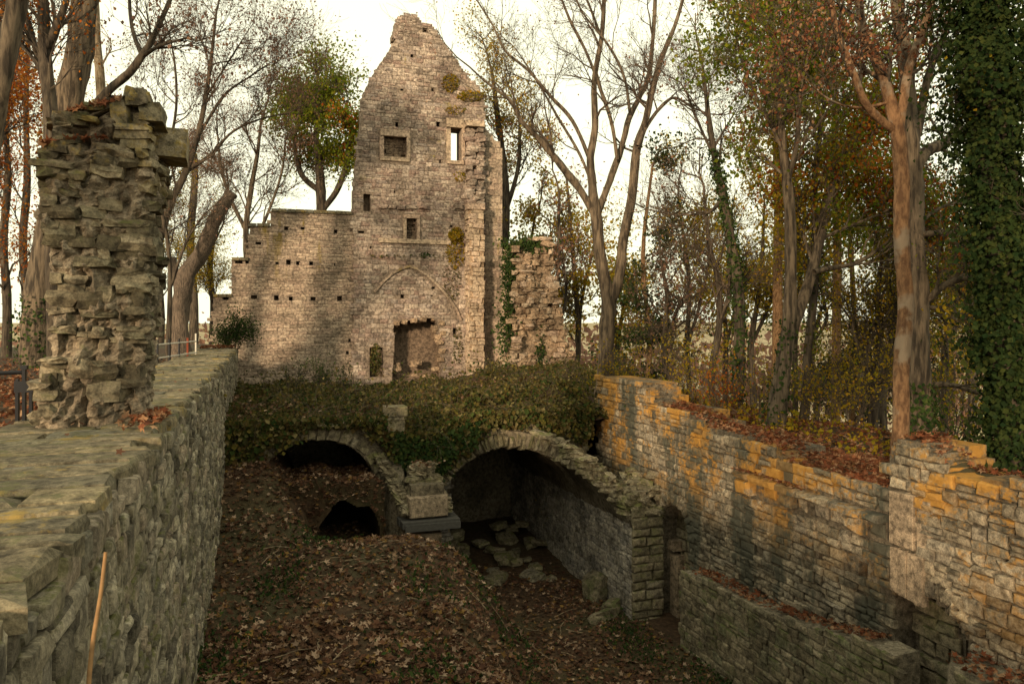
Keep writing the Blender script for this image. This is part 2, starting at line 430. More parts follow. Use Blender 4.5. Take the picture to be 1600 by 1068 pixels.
def lay(inside, holes, box, hr, lr, rng, thin=.18, wav=0.0):
    a0, a1, b0, b1 = box; out = []
    b = b0
    while b < b1:
        h = rng.uniform(*hr); a = a0 - rng.uniform(0, lr[1])
        while a < a1:
            l = rng.uniform(*lr) * (0.75 + 0.5 * rng.random())
            if rng.random() < thin and h > hr[0] * 1.15:
                k = rng.uniform(.4, .6); out += [(a, a + l, b, b + h * k), (a, a + l, b + h * k, b + h)]
            else: out.append((a, a + l, b, b + h))
            a += l
        b += h
    R = np.array(out)
    ca = R[:, :2].mean(1); cb = R[:, 2:].mean(1)
    ok = inside(ca, cb)
    for h in holes:
        for fa, fb in ((.12, .15), (.88, .15), (.12, .85), (.88, .85), (.5, .5)):
            ok &= ~h(R[:, 0] + (R[:, 1] - R[:, 0]) * fa, R[:, 2] + (R[:, 3] - R[:, 2]) * fb)
    return R[ok]
def rect_hole(a0, a1, b0, b1): return lambda a, b: (a > a0) & (a < a1) & (b > b0) & (b < b1)
def core_mesh(wall, inside, holes, box, c0, c1, step=.12, res=.05, name='core'):
    g = Geo(); a0, a1, b0, b1 = box
    aa = np.arange(a0, a1, res) + res / 2
    b = b0
    while b < b1 - 1e-6:
        h = min(step, b1 - b)
        ok = inside(aa, np.full_like(aa, b + h / 2))
        for hole in holes: ok &= ~hole(aa, np.full_like(aa, b + h / 2))
        e = np.diff(np.concatenate([[0], ok.astype(int), [0]]))
        for i, j in zip(np.where(e == 1)[0], np.where(e == -1)[0]):
            A0, A1 = aa[i] - res / 2, aa[j - 1] + res / 2
            V = [wall.pt(A, B, Cc) for Cc in (c0, c1) for A, B in ((A0, b), (A1, b), (A1, b + h), (A0, b + h))]
            g.add(V, [(3,2,1,0),(4,5,6,7),(0,1,5,4),(1,2,6,5),(2,3,7,6),(3,0,4,7)])
        b += h
    return g.mesh(name)
def build_stones(wall, R, proto, mat, parent, rng, depth=(.05, .09), back=-.03, limit=300, part='stone', rest='small_stones', joints=None):
    """the largest stones in view as objects, the rest joined"""
    n = len(R)
    if n == 0: return
    ca, cb = R[:, :2].mean(1), R[:, 2:].mean(1)
    P = wall.O + ca[:, None] * wall.eu + cb[:, None] * wall.ev
    u, v, d = project(P)
    size = np.sqrt((R[:, 1] - R[:, 0]) * (R[:, 3] - R[:, 2])) / d
    size = np.where((u > -15) & (u < W0 + 15) & (v > -15) & (v < H0 + 15) & (d > .3), size, -1)
    order = np.argsort(-size)
    k = min(limit, int((size > 0).sum()))
    dep = rng.uniform(*depth, n)
    for i in order[:k]:
        a0, a1, b0, b1 = R[i]
        M = np.eye(4)
        M[:3, 0] = wall.eu * (a1 - a0); M[:3, 1] = wall.ev * (b1 - b0); M[:3, 2] = wall.en * dep[i]
        M[:3, 3] = wall.O + wall.eu * a0 + wall.ev * b0 + wall.en * back
        o = link(part, proto[rng.integers(len(proto))], mat, parent)
        o.matrix_basis = Matrix(M.tolist())
    idx = order[k:]
    if len(idx):
        Sh = stone_shapes(len(idx), rng)
        r = R[idx]
        A = r[:, 0:1] + Sh[..., 0] * (r[:, 1] - r[:, 0])[:, None]; B = r[:, 2:3] + Sh[..., 1] * (r[:, 3] - r[:, 2])[:, None]
        Cc = back + Sh[..., 2] * dep[idx][:, None]
        V = wall.O + A[..., None] * wall.eu + B[..., None] * wall.ev + Cc[..., None] * wall.en
        off = (np.arange(len(idx)) * 13)[:, None, None]
        me = np_mesh(rest, V.reshape(-1, 3), [(SQ + off).reshape(-1, 4), (ST + off).reshape(-1, 3)])
        link(rest, me, mat, parent, kind='stuff')

# irregular rocks: surface lattice of a cube, rounded and jittered (26 verts, 24 quads)
def rock_shapes(n, rng, rnd=.28, jit=.24):
    pts = [(i, j, k) for i in (-1, 0, 1) for j in (-1, 0, 1) for k in (-1, 0, 1) if (i, j, k) != (0, 0, 0)]
    P = np.array(pts, float)
    ln = np.linalg.norm(P, axis=1, keepdims=True)
    Q = P * (1 - rnd) + (P / ln) * 1.12 * rnd
    return Q[None] * .5 + (rng.random((n, 26, 3)) - .5) * jit
def rock_quads():
    pts = [(i, j, k) for i in (-1, 0, 1) for j in (-1, 0, 1) for k in (-1, 0, 1) if (i, j, k) != (0, 0, 0)]
    ix = {p: q for q, p in enumerate(pts)}; F = []
    for ax in range(3):
        o1, o2 = (ax + 1) % 3, (ax + 2) % 3
        for s in (-1, 1):
            for a in (-1, 0):
                for b in (-1, 0):
                    c = []
                    for da, db in ((0, 0), (1, 0), (1, 1), (0, 1)):
                        p = [0, 0, 0]; p[ax] = s; p[o1] = a + da; p[o2] = b + db; c.append(ix[tuple(p)])
                    F.append(c if s > 0 else c[::-1])
    return np.array(F)
RQ = rock_quads()
def shared_rocks(prefix, n, seed, **kw):
    return [np_mesh(prefix, v, [RQ]) for v in rock_shapes(n, np.random.default_rng(seed), **kw)]
def put_rock(protos, rng, name, mat, parent, pos, size, rz=0.0, tilt=.12, **kw):
    o = link(name, protos[rng.integers(len(protos))], mat, parent, **kw)
    o.location = Vector([float(c) for c in pos]); o.scale = Vector([float(c) for c in size])
    o.rotation_euler = (rng.normal() * tilt, rng.normal() * tilt, rz + rng.normal() * .12)
    return o

# leaves lying on things
def leaf_shape():
    """a five-lobed leaf: centre + 10 rim points"""
    ang = np.array([90, 62, 30, 4, -40, -90, -140, 176, 150, 118]) * math.pi / 180
    rad = np.array([1.0, .42, .85, .40, .58, .30, .58, .40, .85, .42]) * .5
    V = np.zeros((11, 3)); V[1:, 0] = np.cos(ang) * rad; V[1:, 1] = np.sin(ang) * rad
    F = np.array([(0, 1 + (i + 1) % 10, 1 + i) for i in range(10)])[:, ::-1]
    return V, F
LV, LF = leaf_shape()
def rand_rot(n, rng, tilt, N=None):
    """rotation matrices: random spin about up, tipped by ~tilt rad; N gives base normals"""
    yaw = rng.uniform(0, 2 * math.pi, n)
    if N is None: N = np.tile([0., 0., 1.], (n, 1))
    Z = N + rng.normal(size=(n, 3)) * tilt
    Z /= np.linalg.norm(Z, axis=1, keepdims=True)
    X = np.stack([np.cos(yaw), np.sin(yaw), np.zeros(n)], -1) + rng.normal(size=(n, 3)) * .2
    X -= Z * (X * Z).sum(1, keepdims=True); X /= np.linalg.norm(X, axis=1, keepdims=True) + 1e-9
    Y = np.cross(Z, X)
    return np.stack([X, Y, Z], -1)
def litter_mesh(name, P, rng, size=(.09, .17), tilt=.35, curl=.5, N=None):
    n = len(P); R = rand_rot(n, rng, tilt, N)
    sc = rng.uniform(*size, n)
    L = np.tile(LV, (n, 1, 1)) * (1 + (rng.random((n, 11, 1)) - .5) * .25)
    r2 = (L[..., 0] ** 2 + L[..., 1] ** 2)
    L[..., 2] = (r2 * rng.uniform(-.6, 1.6, (n, 1)) + L[..., 0] ** 2 * rng.uniform(-1, 1.5, (n, 1))) * curl
    L *= sc[:, None, None]
    V = np.einsum('nij,nkj->nki', R, L) + P[:, None, :]
    return np_mesh(name, V.reshape(-1, 3), [(LF + (np.arange(n) * 11)[:, None, None]).reshape(-1, 3)])
def quad_leaves(name, P, rng, size=(.06, .12), N=None, tilt=1.0, aspect=.75):
    n = len(P)
    if N is None:
        N = rng.normal(size=(n, 3)); N /= np.linalg.norm(N, axis=1, keepdims=True)
    R = rand_rot(n, rng, tilt, N)
    sc = rng.uniform(*size, n)
    B = np.array([(0, 0, 0), (.5 * aspect, .45, .12), (0, 1, 0), (-.5 * aspect, .45, .12)], float) - np.array([0, .5, 0])
    V = np.einsum('nij,nkj->nki', R, B[None] * sc[:, None, None]) + P[:, None, :]
    i = (np.arange(n) * 4)[:, None]
    F = np.concatenate([i + np.array([0, 1, 2]), i + np.array([0, 2, 3])])
    return np_mesh(name, V.reshape(-1, 3), [F])


STONES = shared_stones('squared_stone', 12, 1)
RUBBLE = shared_stones('rubble_stone', 16, 2, ja=.12, jb=.16, inset=(.05, .09), dome=.8, gap=(.03, .055))
ASHLAR = shared_stones('ashlar_block', 4, 3, ja=.012, jb=.015, inset=(.02, .03), dome=.08)
COPING = shared_stones('coping_slab', 10, 6, ja=.05, jb=.07, inset=(.02, .05), dome=.5)
ROCKS = shared_rocks('rough_rock', 10, 4)
SLABS = shared_rocks('flat_rock', 14, 5, rnd=.3, jit=.2)

# ------------------------------------------------------------------ left retaining wall
rng = np.random.default_rng(10)
lw = thing('retaining_wall', (-1.65, 14, 0.6), 'long olive grey rubble retaining wall with flat coping at left', 'wall')
WL = Wall((-0.9, 0, 0), (0, 1, 0), (1, 0, 0))
g = Geo().box((-2.38, -5, 0.0), (-0.93, 33, 4.86))
link('mortar_core', g.mesh('mortar_core'), M_leftm, lw)
R1 = lay(lambda a, b: (a > -5) & (a < 33) & (b < 4.84), [rect_hole(7.0, 7.14, 2.52, 2.66)], (-3, 33, .45, 4.84), (.10, .20), (.14, .36), rng, .2)
build_stones(WL, R1, RUBBLE, M_left, lw, rng, (.06, .115), -.03)
WC = Wall((0, 0, 4.86), (1, 0, 0), (0, 0, 1), (0, 1, 0))
rows = []; y = -4.0
while y < 33:
    l = rng.uniform(.14, .5)
    if rng.random() < .55: rows.append((-2.42, -0.87 + rng.uniform(-.06, .05), y, y + l))
    else:
        k = rng.uniform(-2.0, -1.3); rows += [(-2.42, k, y, y + l), (k, -0.87 + rng.uniform(-.06, .05), y, y + l)]
    y += l
build_stones(WC, np.array(rows), COPING, M_cap, lw, rng, (.11, .155), -.005, part='coping_slab')
# end face stones of the wall
WE = Wall((0, 33, 0), (-1, 0, 0), (0, 1, 0))

# ------------------------------------------------------------------ ruined pillar on the wall
rng = np.random.default_rng(11)
pil = thing('ruined_pillar', (-1.65, 8.8, 5.0), 'tall crumbling rubble pillar with jutting stone, standing on left wall', 'pillar')
YP0, YP1 = 8.3, 9.35
prof = [(650, 55, 228), (600, 62, 226), (545, 84, 232), (450, 84, 234), (400, 74, 237), (350, 68, 240), (300, 68, 244), (243, 60, 247), (236, 64, 247), (228, 82, 236), (176, 76, 238), (165, 130, 240), (140, 182, 232)]
pz = []; pl_ = []; pr_ = []
for v, a, b in prof:
    A = at_y(a, v, YP0); B = at_y(b - 8, v, YP0); pz.append(A[2]); pl_.append(A[0]); pr_.append(B[0])
pz, pl_, pr_ = map(np.array, (pz, pl_, pr_))
def pil_x(z): return np.interp(z, pz, pl_), np.interp(z, pz, pr_)
nz, na = 110, 80
zz = np.linspace(4.95, pz[-1] - .06, nz)
V = []
for i, z in enumerate(zz):
    a, b = pil_x(z); a += .035; b -= .03; y0, y1 = YP0 + .02, YP1 - .02
    for k in range(na):
        t = 4 * k / na; s_ = int(t); f = t - s_
        p = [(a + (b - a) * f, y0), (b, y0 + (y1 - y0) * f), (b + (a - b) * f, y1), (a, y1 + (y0 - y1) * f)][s_]
        nrm = [(0, -1), (1, 0), (0, 1), (-1, 0)][s_]
        dsp = .16 * float(fbm(np.array(k * .33), np.array(z * 5), 40)) + .10 * float(fbm(np.array(k * 1.02), np.array(z * 14), 41))
        V.append((p[0] + nrm[0] * dsp, p[1] + nrm[1] * dsp, z))
F = [(i * na + k, i * na + (k + 1) % na, (i + 1) * na + (k + 1) % na, (i + 1) * na + k) for i in range(nz - 1) for k in range(na)]
V.append((float(np.mean([v[0] for v in V[-na:]])), 8.8, zz[-1] + .04))
T = [((nz - 1) * na + k, (nz - 1) * na + (k + 1) % na, nz * na) for k in range(na)]
link('mortar_core', np_mesh('pillar_core', V, [F, T]), M_pilm, pil)
z = 5.0; cnt = 0
while z < pz[-1] - .1:
    h = rng.uniform(.045, .115) * (1.6 if rng.random() < .14 else 1)
    a, b = pil_x(z + h / 2)
    for side in range(4):
        L_ = (b - a) if side in (0, 2) else YP1 - YP0
        t = rng.uniform(-.1, .1)
        while t < L_ - .02 and cnt < 282:
            w = rng.uniform(.09, .24) if rng.random() < .6 else rng.uniform(.24, .44)
            keep = {0: .62, 1: .52, 2: .05, 3: .4}[side]
            tt = t + w / 2
            mort = float(fbm(np.array((tt + side * 3) * 2.2), np.array(z * 2.2), 44)) > .02      # patches where only mortar is left
            if rng.random() < keep and not (mort and rng.random() < .8):
                out = rng.uniform(.0, .09); dp = rng.uniform(.16, .30)
                tt = min(max(tt, w * .35), L_ - w * .35)
                pos, rz = [((a + tt, YP0 + dp / 2 - out), 0), ((b - dp / 2 + out, YP0 + tt), math.pi / 2), ((b - tt, YP1 - dp / 2 + out), 0), ((a + dp / 2 - out, YP1 - tt), math.pi / 2)][side]
                put_rock(SLABS, rng, 'stone', M_pil, pil, (pos[0], pos[1], z + h / 2), (w * 1.05, dp, h * 1.1), rz, .07); cnt += 1
            t += w
    z += h * .92
# large single stones: the jutting block, ledge stones, slabs
def px_rock(u0, v0, u1, v1, y, dp, name='stone', mat=M_pil, tilt=.03, out=0.0):
    A = at_y(u0, v1, y); B = at_y(u1, v0, y)
    put_rock(SLABS, rng, name, mat, pil, ((A[0] + B[0]) / 2, y + dp / 2 - out, (A[2] + B[2]) / 2), (B[0] - A[0], dp, B[2] - A[2]), 0, tilt)
o = link('jutting_block', shared_rocks('jutting_block', 1, 77, rnd=.12, jit=.07)[0], M_pil, pil)
A = at_y(226, 243, 8.75); B = at_y(288, 203, 8.75)
o.location = Vector(((A[0] + B[0]) / 2, 8.95, (A[2] + B[2]) / 2)); o.scale = Vector((B[0] - A[0] + .04, .55, B[2] - A[2] + .02)); o.rotation_euler = (0, .06, .05)
for q in ((132, 240, 195, 276, .35), (72, 170, 112, 192, .4), (107, 175, 142, 196, .3), (60, 230, 96, 247, .35), (62, 350, 112, 382, .4), (184, 366, 246, 396, .3), (124, 446, 186, 470, .3),
          (100, 560, 142, 590, .35), (52, 608, 92, 628, .4), (52, 630, 92, 651, .4), (60, 582, 90, 606, .35), (132, 596, 196, 632, .3), (196, 140, 232, 158, .5), (214, 160, 256, 190, .5), (176, 158, 206, 200, .4), (92, 222, 132, 240, .35)):
    px_rock(*q[:4], YP0 - .04, q[4], tilt=.04)
pts = []
for (u0, v0, u1, v1, n) in ((105, 158, 190, 182, 110), (75, 212, 165, 226, 70), (62, 222, 84, 232, 16)):
    for _ in range(n):
        t = rng.random(); P = at_y(u0 + (u1 - u0) * t, v1 - 8 + (v0 - v1) * t * (.9 if v0 == 158 else .3) , YP0 + rng.uniform(-.10, .2)); pts.append(P)
link('fallen_leaves', litter_mesh('pillar_leaves', np.array(pts), rng, (.09, .15), .6), M_redleaf, pil, kind='stuff')

# ------------------------------------------------------------------ gable wall, wing wall
YT = 36.0
WT = Wall((0, YT, 0), (1, 0, 0), (0, -1, 0))
def pxT(u, v, y=YT): P = at_y(u, v, y); return (float(P[0]), float(P[2]))
def holeT(u0, v0, u1, v1, y=YT):
    a, b = pxT(u0, v1, y), pxT(u1, v0, y); return rect_hole(a[0], b[0], a[1], b[1])
def poly_hole(pts): return lambda a, b: in_poly(pts, a, b)
def bounds(poly): P = np.array(poly); return (P[:, 0].min(), P[:, 0].max(), P[:, 1].min(), P[:, 1].max())
rng = np.random.default_rng(12)
gable_px = [(553, 618), (553, 300), (558, 250), (564, 190), (567, 150), (575, 134), (588, 110), (600, 92), (613, 74), (618, 62), (615, 54), (619, 42), (621, 28), (632, 23), (645, 24), (655, 28), (660, 35), (674, 38), (686, 54), (693, 66), (715, 96), (735, 124), (757, 150), (757, 618)]
gable = [pxT(*p) for p in gable_px]
bnd = bounds(gable)
tw = thing('ruined_gable_wall', (bnd[0] + 3, YT, 4.0), 'tall ruined sandstone gable wall with square window and pointed top', 'ruin')
insideG = lambda a, b: in_poly(gable, a, b)
win1, win2, win3, win4 = (600, 212, 635, 247), (704, 199, 721, 252), (567, 304, 579, 330), (635, 341, 651, 373)
cav_px = [(612, 598), (616, 540), (615, 508), (625, 503), (640, 501), (660, 499), (676, 495), (684, 505), (680, 515), (688, 530), (690, 560), (690, 598)]
holes_deep = [holeT(*win2)]
putlogs = [(617, 190, 622, 198), (682, 191, 688, 199), (642, 84, 646, 89), (660, 44, 668, 50), (626, 136, 630, 141), (674, 137, 678, 142), (615, 296, 618, 300), (686, 250, 690, 255), (674, 446, 680, 452), (626, 460, 632, 466), (673, 460, 677, 464), (560, 360, 570, 366), (703, 352, 707, 356), (708, 512, 713, 524), (578, 384, 581, 388)]
holes_shal = [holeT(*w) for w in (win1, win3, win4)] + [holeT(*p) for p in putlogs] + [holeT(577, 541, 598, 588), poly_hole([pxT(*p) for p in cav_px]), holeT(573, 598, 612, 612)]
link('mortar_core', core_mesh(WT, insideG, holes_deep + holes_shal, bnd, -.45, 0, name='gable_front_core'), M_towm, tw)
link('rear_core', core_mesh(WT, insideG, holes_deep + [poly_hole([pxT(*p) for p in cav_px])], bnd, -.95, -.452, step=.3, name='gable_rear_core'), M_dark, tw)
arch_px = [(585, 456), (598, 440), (613, 427), (628, 419), (640, 416), (652, 420), (668, 431), (684, 446), (700, 464), (712, 482), (720, 500)]
def near_arch(a, b):
    r = np.zeros(np.shape(a), bool)
    P = [pxT(*p) for p in arch_px]
    for (x0, y0), (x1, y1) in zip(P, P[1:]):
        t = np.clip(((a - x0) * (x1 - x0) + (b - y0) * (y1 - y0)) / ((x1 - x0) ** 2 + (y1 - y0) ** 2), 0, 1)
        r |= np.hypot(a - x0 - t * (x1 - x0), b - y0 - t * (y1 - y0)) < .07
    return r
frames = [(593, 205, 641, 212), (593, 212, 600, 249), (635, 212, 641, 249), (593, 247, 641, 250.5), (697, 187, 725, 199), (697, 199, 704, 254), (721, 199, 726, 254), (697, 252, 725, 256), (630, 336, 656, 341), (630, 341, 635, 376), (651, 341, 656, 376), (588, 376, 706, 379)]
allh = holes_deep + holes_shal + [near_arch] + [holeT(*f) for f in frames[:-1]]
Rg = lay(insideG, allh, bnd, (.13, .24), (.20, .48), rng, .12)
build_stones(WT, Rg, STONES, M_tow, tw, rng, (.04, .075), -.03)
def block_px(wall_y, u0, v0, u1, v1, out, parent, mat, name, back=-.1, proto=ASHLAR):
    a, b = pxT(u0, v1, wall_y), pxT(u1, v0, wall_y)
    o = link(name, proto[rng.integers(len(proto))], mat, parent)
    M = np.eye(4); M[0, 0] = b[0] - a[0]; M[:3, 1] = (0, 0, b[1] - a[1]); M[:3, 2] = (0, -(out - back), 0); M[:3, 3] = (a[0], wall_y - back, a[1])
    o.matrix_basis = Matrix(M.tolist()); return o
for w_, fr in (((600, 212, 635, 247), frames[:4]), ((704, 199, 721, 252), frames[4:8]), ((635, 341, 651, 373), frames[8:11])):
    fo = block_px(YT, *fr[0], .10, tw, M_ash, 'window_frame')
    for f in fr[1:]: block_px(YT, *f, .085, fo, M_ash, 'jamb' if f[2] - f[0] < 12 else 'sill')
block_px(YT, *frames[11], .14, tw, M_ash, 'string_course')
# the blocked windows keep an inner wall; the cavity is broken into the core
for k, (u0, v0, u1, v1) in enumerate((win1, win4)):
    a, b = pxT(u0, v1), pxT(u1, v0)
    Rb = lay(lambda x, y: np.ones(x.shape, bool), [], (a[0], b[0], a[1], b[1]), (.12, .2), (.2, .4), rng)
    Rb = Rb[(Rb[:, 0] > a[0] - .15) & (Rb[:, 1] < b[0] + .2)]
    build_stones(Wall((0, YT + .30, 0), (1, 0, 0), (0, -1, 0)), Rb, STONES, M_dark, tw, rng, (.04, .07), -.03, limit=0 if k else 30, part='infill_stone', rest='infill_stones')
g = Geo(); P = [pxT(*p) for p in arch_px]; th = .11
for (x0, y0), (x1, y1) in zip(P, P[1:]):
    L_ = math.hypot(x1 - x0, y1 - y0); n_ = (-(y1 - y0) / L_ * th / 2, (x1 - x0) / L_ * th / 2)
    q = [(x0 - n_[0], y0 - n_[1]), (x1 - n_[0], y1 - n_[1]), (x1 + n_[0], y1 + n_[1]), (x0 + n_[0], y0 + n_[1])]
    gg = Geo(); gg.add([(x, YT + .05, z) for x, z in q] + [(x, YT - .10, z) for x, z in q], [(3,2,1,0),(4,5,6,7),(0,1,5,4),(1,2,6,5),(2,3,7,6),(3,0,4,7)])
    link('arch_rib_stone', gg.mesh('arch_rib_stone'), M_wing, tw)
# corbel ledge broken along the gable
u = 592
while u < 722:
    w = rng.uniform(9, 17)
    if rng.random() < .8: block_px(YT, u, 321 + rng.uniform(-1, 1), u + w, 327, rng.uniform(.12, .22), tw, M_tow, 'ledge_stone', proto=RUBBLE)
    u += w + rng.uniform(0, 3)
# rubble in the broken cavity
cav = [pxT(*p) for p in cav_px]; cb_ = bounds(cav)
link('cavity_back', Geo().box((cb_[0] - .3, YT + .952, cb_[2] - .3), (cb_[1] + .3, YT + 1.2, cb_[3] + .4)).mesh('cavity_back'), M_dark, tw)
for _ in range(30):
    k = rng.integers(1, 11); f = rng.random(); p, q = cav[k], cav[(k + 1) % 12]
    put_rock(ROCKS, rng, 'broken_stone', M_red, tw, (p[0] + (q[0] - p[0]) * f, YT + rng.uniform(.1, .7), p[1] + (q[1] - p[1]) * f), (rng.uniform(.15, .4), .35, rng.uniform(.12, .28)))
for _ in range(9):
    u, v = rng.uniform(618, 688), rng.uniform(565, 598)
    a = pxT(u, v); put_rock(ROCKS, rng, 'broken_stone', M_red, tw, (a[0], YT + .38, a[1]), (rng.uniform(.2, .5), .3, rng.uniform(.15, .35)))
for (u, v) in ((690, 505), (692, 520), (688, 535), (691, 548), (689, 562), (620, 505), (632, 503), (647, 501), (662, 499)):
    a = pxT(u, v); put_rock(ROCKS, rng, 'broken_stone', M_red, tw, (a[0], YT + .05, a[1]), (.3, .35, .22))

# projecting broken pier at the right of the gable
rng = np.random.default_rng(13)
pr = thing('broken_corner_pier', (at_y(742, 600, 35.4)[0], 35.4, 4.0), 'narrow broken masonry pier projecting from right edge of gable', 'pier')
x0, x1 = at_y(733, 400, 35.3)[0], at_y(757, 400, 35.3)[0]; zt = at_y(740, 325, 35.3)[2]
g = Geo().box((x0 + .03, 35.33, 3.2), (x1 - .03, 35.97, zt)); link('mortar_core', g.mesh('pier_core'), M_red, pr)
for W_, (a0, a1) in ((Wall((0, 35.3, 0), (1, 0, 0), (0, -1, 0)), (x0, x1)), (Wall((x0, 0, 0), (0, -1, 0), (-1, 0, 0)), (-35.96, -35.3))):
    Rr = lay(lambda a, b: (a > a0) & (a < a1), [], (a0, a1, 3.3, zt), (.18, .34), (.28, .6), rng, .15)
    Rr[:, 0] = np.maximum(Rr[:, 0], a0); Rr[:, 1] = np.minimum(Rr[:, 1], a1); Rr = Rr[Rr[:, 1] - Rr[:, 0] > .08]
    build_stones(W_, Rr, RUBBLE, M_ash, pr, rng, (.05, .12), -.03, limit=150)
za = at_y(740, 196, 35.5)[2]
z = zt - .1
while z < za:
    for k in range(2):
        put_rock(ROCKS, rng, 'toothing_stone', M_tow, pr, (x0 + .2 + k * .42 + rng.uniform(-.1, .1), 35.75 + rng.uniform(-.1, .1), z), (rng.uniform(.35, .6), .5, rng.uniform(.2, .32)))
    z += .24
block_px(35.3, 730, 318, 758, 327, .1, pr, M_ash, 'cap_stone', back=-.5)
block_px(35.4, 728, 190, 758, 197, .1, pr, M_ash, 'cap_stone', back=-.5)
# set back slab wall with sloping top
rng = np.random.default_rng(14)
sl_px = [(757.5, 612), (757.5, 198), (762, 204), (785, 236), (785, 612)]
sl = [pxT(u, v, 36.12) for u, v in sl_px]
sw = thing('buttress_wall', (sl[0][0], 36.12, 4), 'plain sandstone buttress with sloping top behind right edge of gable', 'buttress')
WS = Wall((0, 36.12, 0), (1, 0, 0), (0, -1, 0)); b_ = bounds(sl)
link('mortar_core', core_mesh(WS, lambda a, b: in_poly(sl, a, b), [], b_, -1.2, 0, name='buttress_core', res=.02, step=.08), M_towm, sw)
Rs = lay(lambda a, b: in_poly(sl, a, b), [], b_, (.26, .38), (.4, .8), rng, 0)
Rs[:, 1] = np.minimum(Rs[:, 1], b_[1]); Rs = Rs[Rs[:, 1] - Rs[:, 0] > .12]
build_stones(WS, Rs, ASHLAR, M_wing, sw, rng, (.045, .06), -.03)

# lower wing wall
rng = np.random.default_rng(15)
wing_px = [(333, 612), (333, 463), (362, 463), (362, 406), (388, 406), (388, 368), (394, 353), (424, 353), (424, 328), (552.6, 333), (552.6, 612)]
YW = YT + .12
wing = [pxT(u, v, YW) for u, v in wing_px]; bw = bounds(wing)
wg = thing('ruined_wing_wall', (bw[0] + 3, YW, 4), 'lower stepped ruin wall left of gable with rows of square beam holes', 'ruin')
WW = Wall((0, YW, 0), (1, 0, 0), (0, -1, 0))
bh = [(373, 408, 11, 6), (386, 409, 6, 6), (433, 409, 5, 7), (451, 410, 7, 7), (466, 411, 6, 6), (486, 411, 6, 6), (522, 413, 4, 4), (353, 466, 8, 6), (397, 464, 9, 7), (432, 465, 7, 8), (454, 467, 6, 6), (489, 467, 8, 6), (531, 467, 8, 8), (447, 357, 7, 5), (473, 358, 6, 6), (525, 362, 6, 5), (547, 531, 7, 5), (543, 551, 5, 4), (404, 380, 9, 5)]
hw = [holeT(u - w / 2, v - h / 2, u + w / 2, v + h / 2, YW) for u, v, w, h in bh]
insW = lambda a, b: in_poly(wing, a, b)
link('mortar_core', core_mesh(WW, insW, hw, bw, -.45, 0, name='wing_front_core', step=.06, res=.03), M_towm, wg)
link('rear_core', core_mesh(WW, insW, [], bw, -.95, -.452, step=.3, name='wing_rear_core'), M_dark, wg)
Rw = lay(insW, hw, bw, (.10, .19), (.22, .55), rng, .08)
build_stones(WW, Rw, STONES, M_wing, wg, rng, (.04, .065), -.03)
for (u0, u1, v) in ((424, 552, 329), (388, 424, 352), (362, 388, 405), (333, 362, 462)):
    u = u0
    while u < u1 - 4:
        w = min(rng.uniform(8, 16), u1 - u); block_px(YW, u, v - 3 + (5 * (u - 424) / 128 if u0 == 424 else 0), u + w, v + 2 + (5 * (u - 424) / 128 if u0 == 424 else 0), .12, wg, M_cap, 'coping_stone', back=-.9); u += w
g = Geo()
# broken wall stub with ivy, right of the gable
rng = np.random.default_rng(16)
YS = 34.0
st_px = [(788, 612), (793, 540), (796, 480), (800, 430), (797, 398), (806, 380), (830, 372), (856, 375), (864, 398), (860, 430), (870, 462), (877, 500), (878, 525), (890, 545), (897, 575), (905, 612)]
stp = [pxT(u, v, YS) for u, v in st_px]; bs = bounds(stp)
sb = thing('broken_wall_stub', (bs[0] + 1.2, YS, 4), 'craggy pinkish remnant of wall hung with ivy, right of the gable', 'ruin')
WB = Wall((0, YS, 0), (1, 0, 0), (0, -1, 0)); insS = lambda a, b: in_poly(stp, a, b)
link('mortar_core', core_mesh(WB, insS, [], bs, -1.3, 0, name='stub_core', step=.15), M_red, sb)
Rb = lay(insS, [], bs, (.16, .34), (.22, .6), rng, .15)
for (a0, a1, b0, b1) in Rb:
    if rng.random() < .9:
        out = .75 * float(fbm(np.array((a0 + a1) * .6), np.array(b0 * .6), 51)) + rng.uniform(-.02, .14)
        put_rock(ROCKS, rng, 'stone', M_red if rng.random() < .6 else M_ash, sb, ((a0 + a1) / 2, YS + .12 - out, (b0 + b1) / 2), (a1 - a0, .5, b1 - b0), 0, .06)
for b in np.arange(bs[2], bs[3] - .3, .3):       # left flank facing the sun
    xs = [a for a in np.arange(bs[0], bs[1], .05) if in_poly(stp, np.array([a]), np.array([b + .1]))[0]]
    if xs:
        for k in range(3): put_rock(ROCKS, rng, 'flank_stone', M_ash, sb, (xs[0] + .12, YS + .25 + k * .42, b + .15), (.35, .45, .3))
def leaves_on(name, parent, mat, pts, nrm, size, tilt=.7): link(name, quad_leaves(name, np.array(pts), rng, size, np.array(nrm), tilt), mat, parent, kind='stuff')
pts, nr = [], []
for (u0, v0, su, sv, n) in ((824, 382, 20, 6, 520), (793, 420, 6, 22, 420), (797, 480, 6, 30, 420), (786, 520, 7, 26, 260), (808, 420, 5, 20, 140), (845, 560, 4, 22, 170), (836, 592, 16, 9, 300), (880, 590, 14, 12, 200)):
    for _ in range(n): P = at_y(u0 + rng.normal() * su, v0 + rng.normal() * sv, YS - rng.uniform(.02, .35)); pts.append(P); nr.append((rng.normal() * .4 - .3, -1, .3))
leaves_on('ivy', sb, M_ivy, pts, nr, (.10, .2))

